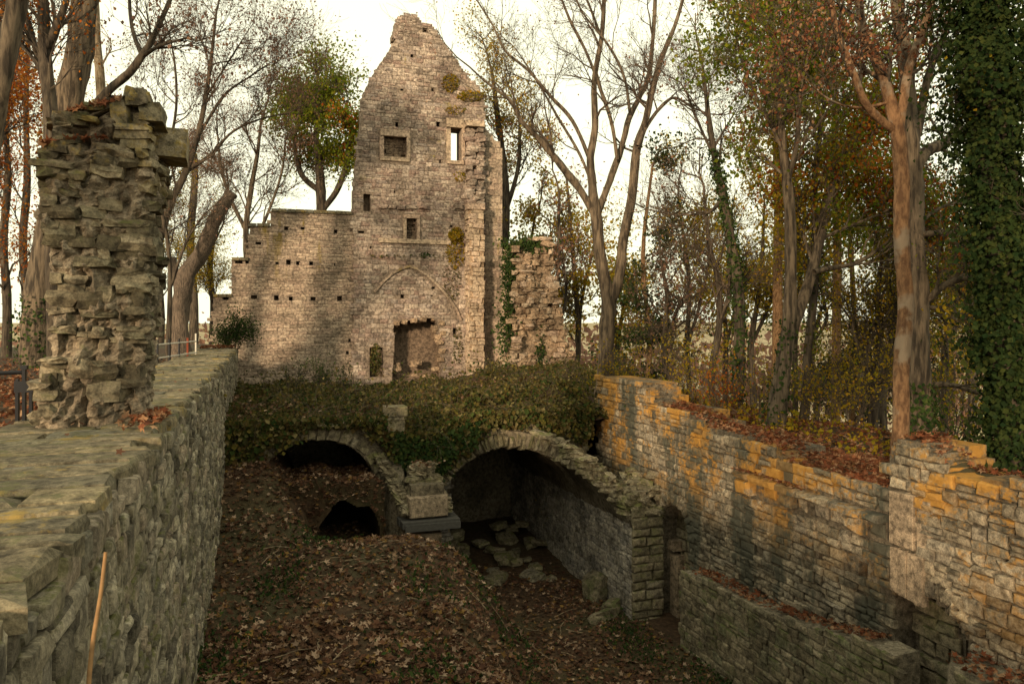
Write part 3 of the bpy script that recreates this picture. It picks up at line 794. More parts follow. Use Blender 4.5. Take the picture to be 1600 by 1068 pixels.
# ivy and shrubs rooted in the gable
def wall_shrub(name, parent, mat, spots, y, size=(.07, .15)):
    pts, nr = [], []
    for (u, v, ru, rv, n) in spots:
        for _ in range(n):
            r = math.sqrt(rng.random()); t = rng.uniform(0, 6.283)
            P = at_y(u + ru * r * math.cos(t), v + rv * r * math.sin(t), y - rng.uniform(.02, .35) * (1.2 - r)); pts.append(P); nr.append((rng.normal() * .5, -1, .6))
    leaves_on(name, parent, mat, pts, nr, size)
wall_shrub('wall_plants', tw, M_olive, [(704, 130, 14, 14, 260), (735, 150, 22, 9, 300), (712, 172, 16, 7, 80), (713, 368, 12, 14, 320), (712, 395, 16, 24, 260), (718, 275, 9, 10, 60)], YT)
wall_shrub('wall_ivy', tw, M_cover, [(587, 562, 9, 26, 380), (706, 440, 14, 30, 150), (716, 540, 8, 30, 120), (668, 602, 40, 8, 220), (640, 400, 80, 3, 70)], YT, (.06, .13))
wall_shrub('door_ivy', tw, M_ivy, [(590, 606, 20, 8, 160), (665, 398, 8, 4, 30)], YT, (.08, .16))

# ------------------------------------------------------------------ vaults under the bank
rng = np.random.default_rng(20)
vt = thing('vaulted_cellar', (4.2, 22, -1.8), 'two ruined stone cellar vaults under the ivy bank', 'ruin')
def YB(x): return np.interp(x, [-2, 6.75, 7.3, 8.0, 8.7, 9.3], [YF, YF, 20.25, 19.3, 18.3, 17.3])
WF = Wall((0, YF, 0), (1, 0, 0), (0, -1, 0))
arch_hole = lambda V: (lambda a, b: (np.abs(a - V['c']) < V['h']) & (b < arch_z(V, a)))
insF = lambda a, b: (b < 3.2 + .1 * np.sin(a * 3) - .75 * np.exp(-((a - 4.5) / .75) ** 2)) & (a < 9.5)
link('mortar_core', core_mesh(WF, insF, [arch_hole(VL), arch_hole(VR)], (-.9, 9.5, -2.4, 3.4), -.5, 0, name='spandrel_core', step=.05, res=.04), M_vaultm, vt)
ring = lambda V, t: (lambda a, b: (np.hypot(a - V['c'], b - (V['spring'] + V['rise'] - (V['h'] ** 2 + V['rise'] ** 2) / (2 * V['rise']))) < (V['h'] ** 2 + V['rise'] ** 2) / (2 * V['rise']) + t) & (b > V['spring'] - .3))
Rf = lay(insF, [arch_hole(VL), arch_hole(VR), ring(VL, .4), ring(VR, .4)], (-.9, 9.4, -2.2, 3.25), (.14, .28), (.2, .5), rng, .15)
build_stones(WF, Rf, RUBBLE, M_vault, vt, rng, (.06, .13), -.03, limit=150)
def voussoirs(V, th, wr, yfun, t0, t1, jit):
    R = (V['h'] ** 2 + V['rise'] ** 2) / (2 * V['rise']); zc = V['spring'] + V['rise'] - R
    t = t0
    while t < t1:
        w = rng.uniform(*wr); dt = w / R; tm = t + dt / 2
        rad = np.array([math.cos(tm), 0, math.sin(tm)]); tan = np.array([math.sin(tm), 0, -math.cos(tm)])
        x = V['c'] + R * rad[0]
        p = np.array([x, float(yfun(x)), zc + R * rad[2]]); out = rng.uniform(.05, .05 + jit); h = th * rng.uniform(.85, 1.15)
        M = np.eye(4); M[:3, 0] = -tan * w * -1; M[:3, 1] = rad * h; M[:3, 2] = (0, -(out + .45), 0)
        M[:3, 3] = p - tan * w / 2 + np.array([0, .45, 0]) - rad * .03
        o = link('voussoir', RUBBLE[rng.integers(len(RUBBLE))], M_vault, vt); o.matrix_basis = Matrix(M.tolist())
        t += dt
voussoirs(VL, .40, (.15, .36), lambda x: YF, .02, math.pi - .02, .08)
aR = math.acos(2.3 / ((2.3 ** 2 + 1.76 ** 2) / 3.52))
voussoirs(VR, .46, (.10, .18), YB, .34, math.pi - aR - .02, .12)
# barrel shells and haunch
def shell(V, x0, x1, yfun, y1, th, mat, name, n=26, m=12):
    xs = np.linspace(x0, x1, n); g = Geo(); lo = []; hi = []
    for x in xs:
        y0 = float(yfun(x)) + .04
        for j in range(m):
            y = y0 + (y1 - y0) * j / (m - 1); w = .04 * float(fbm(np.array(x * 3), np.array(y * 3), 61))
            z = float(arch_z(V, x)); lo.append((x, y, z + w)); hi.append((x, y, z + th + w * 2))
    V_ = np.array(lo + hi); f = grid_faces(n, m); k = n * m
    side = [(i * m, (i + 1) * m, (i + 1) * m + k, i * m + k) for i in range(n - 1)]
    g.add(V_, f, f[:, ::-1] + k, side); return link(name, g.mesh(name), mat, vt)
shell(VL, VL['c'] - 1.69, VL['c'] + 1.69, lambda x: YF, 28, .3, M_vaultm, 'vault_shell')
shell(VR, VR['c'] - 2.29, VR['c'] + 2.29, YB, 29.5, .45, M_vaultm, 'vault_shell')
# interior walls
g = Geo().box((-.92, 27.2, -2.4), (9.6, 27.6, 3.2)); link('end_wall', g.mesh('end_wall'), M_vaultm, vt)
g = Geo().box((3.2, YF + .52, -2.4), (4.66, 27.2, 2.6)); link('middle_wall', g.mesh('middle_wall'), M_vaultm, vt)
g = Geo().box((-.9, YF + .52, -1), (-.3, 27.2, 2.6)); link('side_wall', g.mesh('side_wall'), M_vaultm, vt)
WX = Wall((0, 23.4, 0), (1, 0, 0), (0, -1, 0))
g = Geo().box((4.66, 23.42, -2.4), (5.9, 24.0, 2.35)); link('cross_wall', g.mesh('cross_wall'), M_vaultm, vt)
Rx = lay(lambda a, b: (a > 4.66) & (a < 5.9) & (b < 2.3), [], (4.7, 5.9, -1.6, 2.3), (.12, .24), (.18, .4), rng); build_stones(WX, Rx, RUBBLE, M_plas, vt, rng, (.05, .09), -.02, limit=60)
# right-hand wall of the vault with its broken end
g = Geo().box((9.33, 17.33, -2.6), (10.19, 30, .95)); link('mortar_core', g.mesh('vault_wall_core'), M_vaultm, vt)
WV = Wall((9.3, 0, 0), (0, -1, 0), (-1, 0, 0))
Rv = lay(lambda a, b: (b < .98) & (a < -17.3), [], (-27, -17.32, -2.2, 1.0), (.11, .22), (.16, .42), rng, .15)
Rv[:, 1] = np.minimum(Rv[:, 1], -17.32)
build_stones(WV, Rv, RUBBLE, M_plas, vt, rng, (.045, .075), -.03, limit=260, part='wall_stone')
WQ = Wall((0, 17.3, 0), (1, 0, 0), (0, -1, 0))
z = -2.2
while z < 1.0:
    h = rng.uniform(.17, .30); k = rng.uniform(.35, .65)
    Rq = np.array([(9.27, 9.3 + .9 * k, z, z + h), (9.3 + .9 * k, 10.19, z, z + h)])
    build_stones(WQ, Rq, STONES, M_vault, vt, rng, (.10, .16), -.03, part='quoin'); z += h
# rubble lying on the haunch
for _ in range(150):
    x = rng.uniform(7.6, 10.1); xx = min(x, 9.27)
    y = float(YB(min(x, 9.3))) + abs(rng.normal()) * .75 - .02
    zt_ = float(arch_z(VR, xx)) + (.5 if x < 9.3 else .5 - (x - 9.3) * .2) + rng.uniform(-.12, .05)
    put_rock(ROCKS, rng, 'rubble_stone', M_vault, vt, (x, y, zt_), (rng.uniform(.16, .42), rng.uniform(.2, .5), rng.uniform(.07, .15)), rng.uniform(0, 3), .22)
for x in np.arange(8.2, 9.3, .14):       # courses seen in the broken end
    for k in range(3):
        zt_ = float(arch_z(VR, x)) + .08 + k * .16
        put_rock(ROCKS, rng, 'rubble_stone', M_vault, vt, (x, float(YB(x)) + .05, zt_), (.26, .35, .15), .4, .1)
for k in range(40):
    x = rng.uniform(9.3, 10.15); put_rock(ROCKS, rng, 'rubble_stone', M_vault, vt, (x, 17.35 + rng.uniform(0, .5), rng.uniform(.9, 1.5)), (rng.uniform(.2, .4), .35, rng.uniform(.09, .16)), 0, .1)

for k in range(46):
    x = rng.uniform(9.45, 10.15); put_rock(ROCKS, rng, 'rubble_stone', M_vault, vt, (x, 17.45 + rng.random() * 1.6, 1.25 + (x - 9.4) * .75 + rng.uniform(-.25, .05)), (rng.uniform(.2, .42), rng.uniform(.25, .45), rng.uniform(.1, .18)), rng.uniform(0, 3), .18)
# half buried lower mouth: an earth heap with a low opening in the mouth of the left vault
def heap_top(x): return 1.82 - .10 * (np.asarray(x, float) - 1.2) ** 2 * .5 + .08 * np.sin(np.asarray(x, float) * 5)
hp = core_mesh(Wall((0, 19.95, 0), (1, 0, 0), (0, -1, 0)), lambda a, b: (b < heap_top(a)) & (a > .2) & (a < 3.2), [lambda a, b: ((a - 2.25) / .85) ** 2 + ((b - .25) / (1.0 + .1 * np.sin(a * 7))) ** 2 < 1], (.2, 3.2, -1.6, 1.9), -2.4, 0, step=.05, res=.04, name='earth_heap')
link('earth_heap', hp, M_ground, kind='structure')
# pier between the vaults
rng = np.random.default_rng(21)
pc = thing('vault_pier', (4.2, 19.7, -1.2), 'dressed stone pier between vaults with lead covered ledge and rubble top', 'pier')
o = block_px(19.25, 642, 830, 692, 905, .0, pc, M_smooth, 'shaft', back=-.9)
o = block_px(19.1, 638, 772, 702, 812, .0, pc, M_smooth, 'impost_block', back=-.95)
a, b = pxT(627, 829, 18.95), pxT(722, 809, 18.95)
zs0, zs1 = a[1], b[1]
for k in range(3):
    g = Geo().box((a[0] + rng.uniform(0, .06), 18.95 + k * .36, zs0 + .02), (b[0] - rng.uniform(0, .08), 18.95 + k * .36 + .34, zs1)); link('ledge_board', g.mesh('ledge_board'), M_lead, pc)
g = Geo().box((a[0] + .1, 18.9, zs0 - .05), (b[0] - .05, 18.945, zs1 - .06)); link('ledge_fascia', g.mesh('ledge_fascia'), M_lead, pc)
for k in range(70):
    f = rng.random(); hw_ = .62 * (1 - f * .62)
    put_rock(ROCKS, rng, 'rubble_stone', M_vault, pc, (4.25 + rng.uniform(-hw_, hw_), 19.3 + f * .8 + rng.uniform(-.1, .25), 1.0 + f * 1.1), (rng.uniform(.2, .42), .35, rng.uniform(.1, .2)), rng.uniform(-.4, .4), .15)
g = Geo().box((3.8, 19.3, .8), (4.7, 20.55, 1.7)); link('mortar_core', g.mesh('pier_top_core'), M_vaultm, pc)
pts = np.stack([4.25 + rng.normal(size=90) * .22, 19.9 + rng.normal(size=90) * .25, 2.1 + rng.random(90) * .12], -1)
link('fallen_leaves', litter_mesh('pier_leaves', pts, rng), M_litter, pc, kind='stuff')
# arcade wall springing from the pier towards the left vault
ar = thing('arcade_wall', (3.6, 20, -1), 'dark sloping springer wall between left vault and pier', 'wall')
g = Geo(); A_ = [(3.15, 20.55), (3.72, 19.35), (3.8, 20.55)]
zz_ = [2.3, 1.0, 2.2]
g.add([(x, y, -2.2) for x, y in A_] + [(x, y, z) for (x, y), z in zip(A_, zz_)], [(0, 1, 4, 3), (1, 2, 5, 4), (2, 0, 3, 5)], [(3, 4, 5)])
link('mortar_core', g.mesh('arcade_core'), M_vaultm, ar)
for k in range(16):
    f = k / 15; put_rock(ROCKS, rng, 'stone', M_vault, ar, (3.15 + .6 * f, 20.5 - 1.15 * f, 2.35 - 1.3 * f), (.28, .34, .14), -.9, .12)

# fallen stones inside the right vault and on the floor
rng = np.random.default_rng(22)
spots = [(rng.uniform(5.0, 9.0), rng.uniform(20.6, 24.8), rng.uniform(.28, .7)) for _ in range(34)]
for (x, y, s_) in spots:
    z_ = float(ground_z(x, y)); put_rock(SLABS, rng, 'fallen_stone', M_vault, None, (x, y, z_ + .12 * s_ + .25 * max(0, y - 22) * rng.random()), (s_, s_ * .75, s_ * .34), rng.uniform(0, 3), .12,
        label='grey fallen stone lying in the rubble inside right vault', cat='stone', group='fallen stones in right vault')
for (x, y, sx, sy, sz, lb) in ((9.0, 18.9, .5, .6, .75, 'round mossy boulder leaning on right vault wall'), (8.6, 17.6, .9, .35, .25, 'flat mossy stone slab on floor before right vault wall'), (9.0, 17.9, .45, .4, .35, 'small mossy stone at foot of right vault wall')):
    put_rock(ROCKS, rng, 'fallen_stone', M_bench, None, (x, y, float(ground_z(x, y)) + sz * .35), (sx, sy, sz), .4, .15, label=lb, cat='stone')

# carved stone on the bank
cs = thing('carved_stone', (3.63, 20.75, 3.0), 'upright carved stone stub with moulded band standing on ivy bank', 'carved stone')
zb = 2.95
for (hw_, z0, z1, nm) in ((.23, zb, zb + .36, 'base'), (.27, zb + .36, zb + .42, 'moulding'), (.24, zb + .42, zb + .46, 'moulding'), (.30, zb + .46, zb + .72, 'upper_block')):
    g = Geo().box((3.63 - hw_, 20.75 - hw_, z0), (3.63 + hw_, 20.75 + hw_, z1 - .002)); link(nm, g.mesh(nm), M_vault, cs)

# ------------------------------------------------------------------ right wall
rng = np.random.default_rng(30)
XR = 10.2
def pxR(u, v, x=XR): P = at_x(u, v, x); return (-float(P[1]), float(P[2]))
top_px = [(934, 589), (962, 592), (1000, 598), (1015, 622), (1035, 634), (1070, 642), (1105, 668), (1150, 678), (1215, 702), (1228, 722), (1300, 742), (1388, 766), (1392, 700), (1405, 684), (1440, 690), (1462, 716), (1475, 742), (1540, 750), (1600, 757), (1750, 800)]
rp = [pxR(*p) for p in top_px]
rp = [(rp[0][0], -2.6)] + rp + [(-2.0, rp[-1][1]), (-2.0, -2.6)]
br = bounds(rp)
rw = thing('cellar_side_wall', (XR + .4, 12, -1.8), 'long tall ruined wall on right stained with ochre lichen', 'wall')
WR = Wall((XR, 0, 0), (0, -1, 0), (-1, 0, 0)); insR = lambda a, b: in_poly(rp, a, b)
nA, nB = pxR(1032, 900)[0], pxR(1078, 900)[0]; nC = (nA + nB) / 2; nh = (nB - nA) / 2; ntop = pxR(1050, 787)[1]
niche = lambda a, b: (np.abs(a - nC) < nh) & (b < ntop - nh + np.sqrt(np.maximum(nh * nh - (a - nC) ** 2, 0)))
rec_px = [(1399, 1200), (1399, 926), (1425, 924), (1445, 930), (1470, 944), (1495, 972), (1513, 1003), (1513, 1200)]
rec = [pxR(*p) for p in rec_px]; recess = poly_hole(rec)
small = [rect_hole(*(lambda p, q: (p[0], q[0], p[1], q[1]))(pxR(u, v + h), pxR(u + w, v))) for u, v, w, h in ((1342, 882, 14, 16), (1280, 862, 10, 12), (1178, 848, 5, 14), (1190, 925, 9, 9))]
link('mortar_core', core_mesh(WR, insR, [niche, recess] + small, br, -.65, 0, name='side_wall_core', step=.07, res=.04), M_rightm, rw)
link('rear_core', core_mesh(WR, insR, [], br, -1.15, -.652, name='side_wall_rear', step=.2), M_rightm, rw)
zl = 2.58; aL0, aL1 = pxR(1158, 742)[0], pxR(1390, 830)[0]
ledge = rect_hole(aL0, aL1, zl - .32, zl + .16)
Rr = lay(insR, [niche, recess, ledge] + small, (br[0], br[1], -2.2, br[3]), (.11, .24), (.16, .46), rng, .22)
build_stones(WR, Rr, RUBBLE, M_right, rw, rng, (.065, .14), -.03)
for hole, (h0, h1), nm in ((niche, (nA - .1, nB + .1), 'niche_stone'), (recess, (rec[0][0] - .1, rec[-1][0] + .1), 'recess_stone')):
    Rn = lay(hole, [], (h0, h1, -2.2, 1.8), (.2, .36), (.35, .7), rng, .1)
    WRb = Wall((XR + (.54 if nm[0] == 'n' else .62), 0, 0), (0, -1, 0), (-1, 0, 0))
    if nm[0] == 'n':
        g = Geo().box((XR + .56, -nB - .15, -2.4), (XR + .64, -nA + .15, ntop + .1)); link('niche_back', g.mesh('niche_back'), M_rightm, rw)
    build_stones(WRb, Rn, RUBBLE, M_bench if nm[0] == 'r' else M_vault, rw, rng, (.06, .14), -.03, part=nm)
# masonry pier standing in the recess
pA, pB = rec[0][0] + .02, pxR(1478, 1000)[0]
g = Geo().box((XR + .42, -pB, -2.4), (XR + .64, -pA, 1.45)); link('recess_pier_core', g.mesh('recess_pier_core'), M_rightm, rw)
Rn = lay(lambda a, b: (a > pA) & (a < pB), [], (pA, pB, -2.2, 1.42), (.16, .30), (.3, .62), rng, .1); Rn[:, 0] = np.maximum(Rn[:, 0], pA); Rn[:, 1] = np.minimum(Rn[:, 1], pB)
build_stones(Wall((XR + .40, 0, 0), (0, -1, 0), (-1, 0, 0)), Rn, RUBBLE, M_bench, rw, rng, (.06, .12), -.03, part='recess_pier_stone')
# dressed jambs in the niche
for (a0, a1, z0, z1, out) in ((nA, nA + .38, -2.2, -.1, .34), (nA, nA + .30, -.09, .2, .40)):
    o = link('niche_jamb', ASHLAR[0], M_smooth, rw); M = np.eye(4); M[:3, 0] = (0, -(a1 - a0), 0); M[:3, 1] = (0, 0, z1 - z0); M[:3, 2] = (-out, 0, 0); M[:3, 3] = (XR + .62, -a0, z0); o.matrix_basis = Matrix(M.tolist())
# arch stones of the niche
for k in range(13):
    t = math.pi * (k + .5) / 13; w = math.pi * (nh + .02) / 13 * 1.02
    rad = np.array([0, -math.cos(t), math.sin(t)]); tan = np.array([0, math.sin(t), math.cos(t)]) * -1
    zc_ = ntop - nh
    M = np.eye(4); M[:3, 0] = -tan * w * 1; M[:3, 1] = rad * .38; M[:3, 2] = (-.2, 0, 0)
    M[:3, 3] = np.array([XR + .1, -nC, zc_]) + rad * (nh + .0) + tan * w / 2
    o = link('niche_voussoir', RUBBLE[k % 12], M_right, rw); o.matrix_basis = Matrix(M.tolist())
def wall_block(a0, a1, z0, z1, out, name, mat, proto=STONES, back=.02):
    o = link(name, proto[rng.integers(len(proto))], mat, rw); M = np.eye(4)
    M[:3, 0] = (0, -(a1 - a0), 0); M[:3, 1] = (0, 0, z1 - z0); M[:3, 2] = (-(out + back), 0, 0); M[:3, 3] = (XR + back, -a0, z0); o.matrix_basis = Matrix(M.tolist()); return o
a = aL0
while a < aL1 - .05:
    l = min(rng.uniform(.5, 1.1), aL1 - a); wall_block(a, a + l, zl, zl + .15, .30 + rng.uniform(-.03, .03), 'ledge_slab', M_right, STONES); a += l
for (u0, u1) in ((1160, 1182), (1228, 1246), (1330, 1356)):
    wall_block(pxR(u0, 780)[0], pxR(u1, 780)[0], zl - .32, zl - .004, .26, 'corbel', M_right)
for (u0, u1) in ((1195, 1215), (1250, 1262), (1275, 1296), (1300, 1322), (1362, 1385)):
    wall_block(pxR(u0, 780)[0], pxR(u1, 780)[0], zl - .30, zl - .004, .06, 'corbel_infill', M_right)
# pilaster of dressed stone over the recess
zA, zB, zC = pxR(1400, 924)[1], pxR(1400, 850)[1], pxR(1400, 762)[1]
pa = [pxR(u, 850)[0] for u in (1397, 1411, 1424, 1436, 1450)]
for k in range(4): wall_block(pa[k], pa[k + 1] - .006, zA - .02 * k, zB, .10 + .02 * (k % 2), 'pilaster_drum', M_smooth, ASHLAR)
wall_block(pa[0], pa[3], zB + .004, zC, .13, 'pilaster_block', M_smooth, ASHLAR)
wall_block(pa[3] + .004, pa[4] + .1, zB + .004, zC - .05, .07, 'pilaster_block', M_smooth, ASHLAR)
ring_px = [(1398, 925), (1412, 923), (1425, 924), (1437, 928), (1448, 932), (1459, 938), (1470, 945), (1480, 954), (1489, 964), (1497, 975), (1505, 988), (1513, 1003)]
for p, q in zip(ring_px, ring_px[1:]):
    p, q = np.array(pxR(*p)), np.array(pxR(*q)); t = q - p; n_ = np.array([-t[1], t[0]]) / np.linalg.norm(t); h = .42 if p[0] > pa[3] else .2
    M = np.eye(4); M[:3, 0] = (0, -t[0], t[1]); M[:3, 1] = (0, -n_[0] * h, n_[1] * h); M[:3, 2] = (-.33, 0, 0); M[:3, 3] = (XR + .25, -p[0], p[1])
    o = link('recess_voussoir', STONES[rng.integers(12)], M_right, rw); o.matrix_basis = Matrix(M.tolist())
# end face of the far high part
WN = Wall((0, -rp[1][0], 0), (1, 0, 0), (0, 1, 0))

# low wall in front
rng = np.random.default_rng(31)
XB = 9.65
lo_px = [(1063, 893), (1100, 905), (1130, 922), (1180, 948), (1230, 968), (1300, 990), (1350, 1004), (1397, 1024)]
lp = [(-float(at_x(u, v, XB)[1]), float(at_x(u, v, XB)[2])) for u, v in lo_px]
lpoly = [(lp[0][0], -2.6)] + lp + [(lp[-1][0], -2.6)]
bl = bounds(lpoly)
lwb = thing('low_bench_wall', (9.9, -lp[3][0], -1.8), 'low rubble bench wall with leaves on top along right wall foot', 'wall')
WBk = Wall((XB, 0, 0), (0, -1, 0), (-1, 0, 0)); insB = lambda a, b: in_poly(lpoly, a, b)
link('mortar_core', core_mesh(WBk, insB, [], bl, -.549, 0, name='bench_core', step=.05), M_benchm, lwb)
Rl = lay(insB, [], (bl[0], bl[1], -2.1, bl[3]), (.11, .24), (.16, .42), rng, .15)
Rl[:, 0] = np.maximum(Rl[:, 0], bl[0] - .02)
build_stones(WBk, Rl, RUBBLE, M_bench, lwb, rng, (.05, .10), -.03)
WBe = Wall((0, -bl[0], 0), (-1, 0, 0), (0, 1, 0))
pts = []
for k in range(900):
    a = rng.uniform(lp[0][0], lp[-1][0]); zt_ = np.interp(a, [p[0] for p in lp], [p[1] for p in lp])
    if float(fbm(np.array(a * 1.3), np.array(0.0), 71)) > -.22: pts.append((XB + rng.uniform(.05, .55) ** 1.0, -a, zt_ + .05 + rng.random() * .06))
link('fallen_leaves', litter_mesh('bench_leaves', np.array(pts), rng, (.09, .16), .4), M_redleaf, lwb, kind='stuff')
# second ledge nearer the camera
nb = thing('near_bench_wall', (9.9, 6, -1.8), 'low stone ledge heaped with leaves at lower right corner', 'wall')
a0, a1 = -float(at_x(1478, 1000, 9.5)[1]), 0.0
WN2 = Wall((9.5, 0, 0), (0, -1, 0), (-1, 0, 0)); zt2 = 1.05
g = Geo().box((9.53, 0.0, -2.5), (10.17, -a0, zt2 - .02)); link('mortar_core', g.mesh('near_bench_core'), M_benchm, nb)
Rn = lay(lambda a, b: (a > a0) & (b < zt2), [], (a0, a1, -2, zt2), (.13, .28), (.2, .5), rng, .1); build_stones(WN2, Rn, RUBBLE, M_bench, nb, rng, (.05, .1), -.03)
pts = np.stack([rng.uniform(9.5, 10.18, 1100), rng.uniform(2, -a0, 1100), zt2 + rng.random(1100) ** 2 * .14], -1)
link('fallen_leaves', litter_mesh('near_bench_leaves', pts, rng, (.10, .17), .45), M_redleaf, nb, kind='stuff')

# earth and leaves along the top of the right wall and on its ledge
pa_ = np.array([p[0] for p in rp[1:-2]]); pb_ = np.array([p[1] for p in rp[1:-2]])
od = np.argsort(pa_)
def fill_z(x, y):
    zt_ = np.interp(-np.asarray(y, float), pa_[od], pb_[od]) - .05
    zt_ = np.where(np.asarray(x) > XR + .35, zt_ + .12 * np.sin(np.clip((np.asarray(x) - XR - .35) * 2.2, 0, 3.1)), zt_)
    w = sstep(XR + .45, XR + 1.5, x)
    return zt_ * (1 - w) + (ground_z(np.maximum(x, 11.75), y) - .02) * w + .05 * fbm(np.asarray(x) * 2, np.asarray(y) * 2, 91)
ex = np.arange(XR + .12, XR + 1.9, .12); ey = np.arange(-3.0, 21.9, .15); EX, EY = np.meshgrid(ex, ey)
link('earth_fill', smooth(np_mesh('earth_fill', np.stack([EX, EY, fill_z(EX, EY)], -1).reshape(-1, 3), [grid_faces(len(ey), len(ex))])), M_ground, kind='structure')
n = 7500
x = XR + .05 + rng.random(n) * 1.7; y = rng.uniform(6.3, 17.5, n); k = fbm(x * .9, y * .6, 93) > -.34
pts = np.stack([x, y, fill_z(x, y) + .03 + rng.random(n) ** 2 * .1], -1)[k]
link('fallen_leaves', litter_mesh('wall_top_leaves', pts, rng, (.10, .19), .45), M_redleaf, rw, kind='stuff')
pts = [(XR - rng.uniform(.0, .27), -rng.uniform(aL0, aL0 + 2.2), zl + .17 + rng.random() * .05) for k in range(120)]
link('fallen_leaves', litter_mesh('ledge_leaves', np.array(pts), rng), M_redleaf, rw, kind='stuff')
# ------------------------------------------------------------------ vegetation tools
def tube_batch(P, R, sides, cap=False):
    """P (m,n,3) centre lines, R (m,n) radii"""
    m, n, _ = P.shape
    T = np.gradient(P, axis=1); T /= np.linalg.norm(T, axis=2, keepdims=True) + 1e-9
    ref = np.where(np.abs(T[:, :1, 2:3]) > .8, np.array([[[1., .2, 0]]]), np.array([[[0., 0, 1.]]]))
    A = np.cross(T, np.broadcast_to(ref, T.shape)); A /= np.linalg.norm(A, axis=2, keepdims=True) + 1e-9
    B = np.cross(T, A)
    ph = np.arange(sides) * 2 * math.pi / sides
    V = P[:, :, None] + R[:, :, None, None] * (np.cos(ph)[None, None, :, None] * A[:, :, None] + np.sin(ph)[None, None, :, None] * B[:, :, None])
    idx = np.arange(m * n * sides).reshape(m, n, sides)
    nx = np.roll(idx, -1, axis=2)
    F = np.stack([idx[:, :-1], nx[:, :-1], nx[:, 1:], idx[:, 1:]], -1).reshape(-1, 4)
    return V.reshape(-1, 3), F
def catmull(P, k):
    P = np.asarray(P, float); Q = np.concatenate([[2 * P[0] - P[1]], P, [2 * P[-1] - P[-2]]]); out = []
    for i in range(1, len(Q) - 2):
        for t in np.linspace(0, 1, k, endpoint=False):
            a, b, c, d = Q[i - 1:i + 3]
            out.append(.5 * (2 * b + (c - a) * t + (2 * a - 5 * b + 4 * c - d) * t * t + (3 * b - a - 3 * c + d) * t ** 3))
    out.append(P[-1]); return np.array(out)
class Grow:
    def __init__(s, rng, up=.12, wig=.22, ang=(.45, .95), lenr=(.45, .72)):
        s.rng = rng; s.br = {}; s.ends = []; s.up = up; s.wig = wig; s.ang = ang; s.lenr = lenr
    def branch(s, p, d, L, r, lev, nc):
        rng = s.rng; n = 5 if lev == 0 else 4
        pts = [p]; d = d / (np.linalg.norm(d) + 1e-9)
        for i in range(n - 1):
            d = d + rng.normal(size=3) * s.wig + np.array([0, 0, s.up]); d /= np.linalg.norm(d)
            pts.append(pts[-1] + d * L / (n - 1))
        pts = np.array(pts); last = lev >= len(nc)
        rad = np.linspace(r, max(r * .35, .0035), n)
        s.br.setdefault((n, 5 if r > .03 else (4 if r > .012 else 3)), []).append((pts, rad))
        if last: s.ends.append(pts[1:]); return
        for k in range(nc[lev]):
            t = rng.uniform(.25, 1.0) * (n - 1); i = min(int(t), n - 2); f = t - i
            q = pts[i] * (1 - f) + pts[i + 1] * f; dd = pts[i + 1] - pts[i]; dd /= np.linalg.norm(dd)
            s.branch(q, s.off(dd), L * rng.uniform(*s.lenr), max(rad[i] * .62, .004), lev + 1, nc)
    def off(s, d):
        a = s.rng.normal(size=3); a -= d * (a @ d); a /= np.linalg.norm(a); an = s.rng.uniform(*s.ang)
        return d * math.cos(an) + a * math.sin(an)
    def geo(s, g):
        for (n, sides), lst in s.br.items():
            g.add(*tube_batch(np.array([x[0] for x in lst]), np.array([x[1] for x in lst]), sides))
def px_path(pts, d, dd=0.0, k=5):
    """pixel line to a limb: pts (u,v,r_px); depth runs from d to d+dd"""
    n = len(pts)
    W = np.array([at_d(u, v, d + dd * i / max(1, n - 1)) for i, (u, v, r) in enumerate(pts)])
    r = np.array([q[2] * (d + dd * i / max(1, n - 1)) / FPX for i, q in enumerate(pts)])
    C = catmull(W, k); rr = np.interp(np.linspace(0, n - 1, len(C)), np.arange(n), r)
    return C, rr
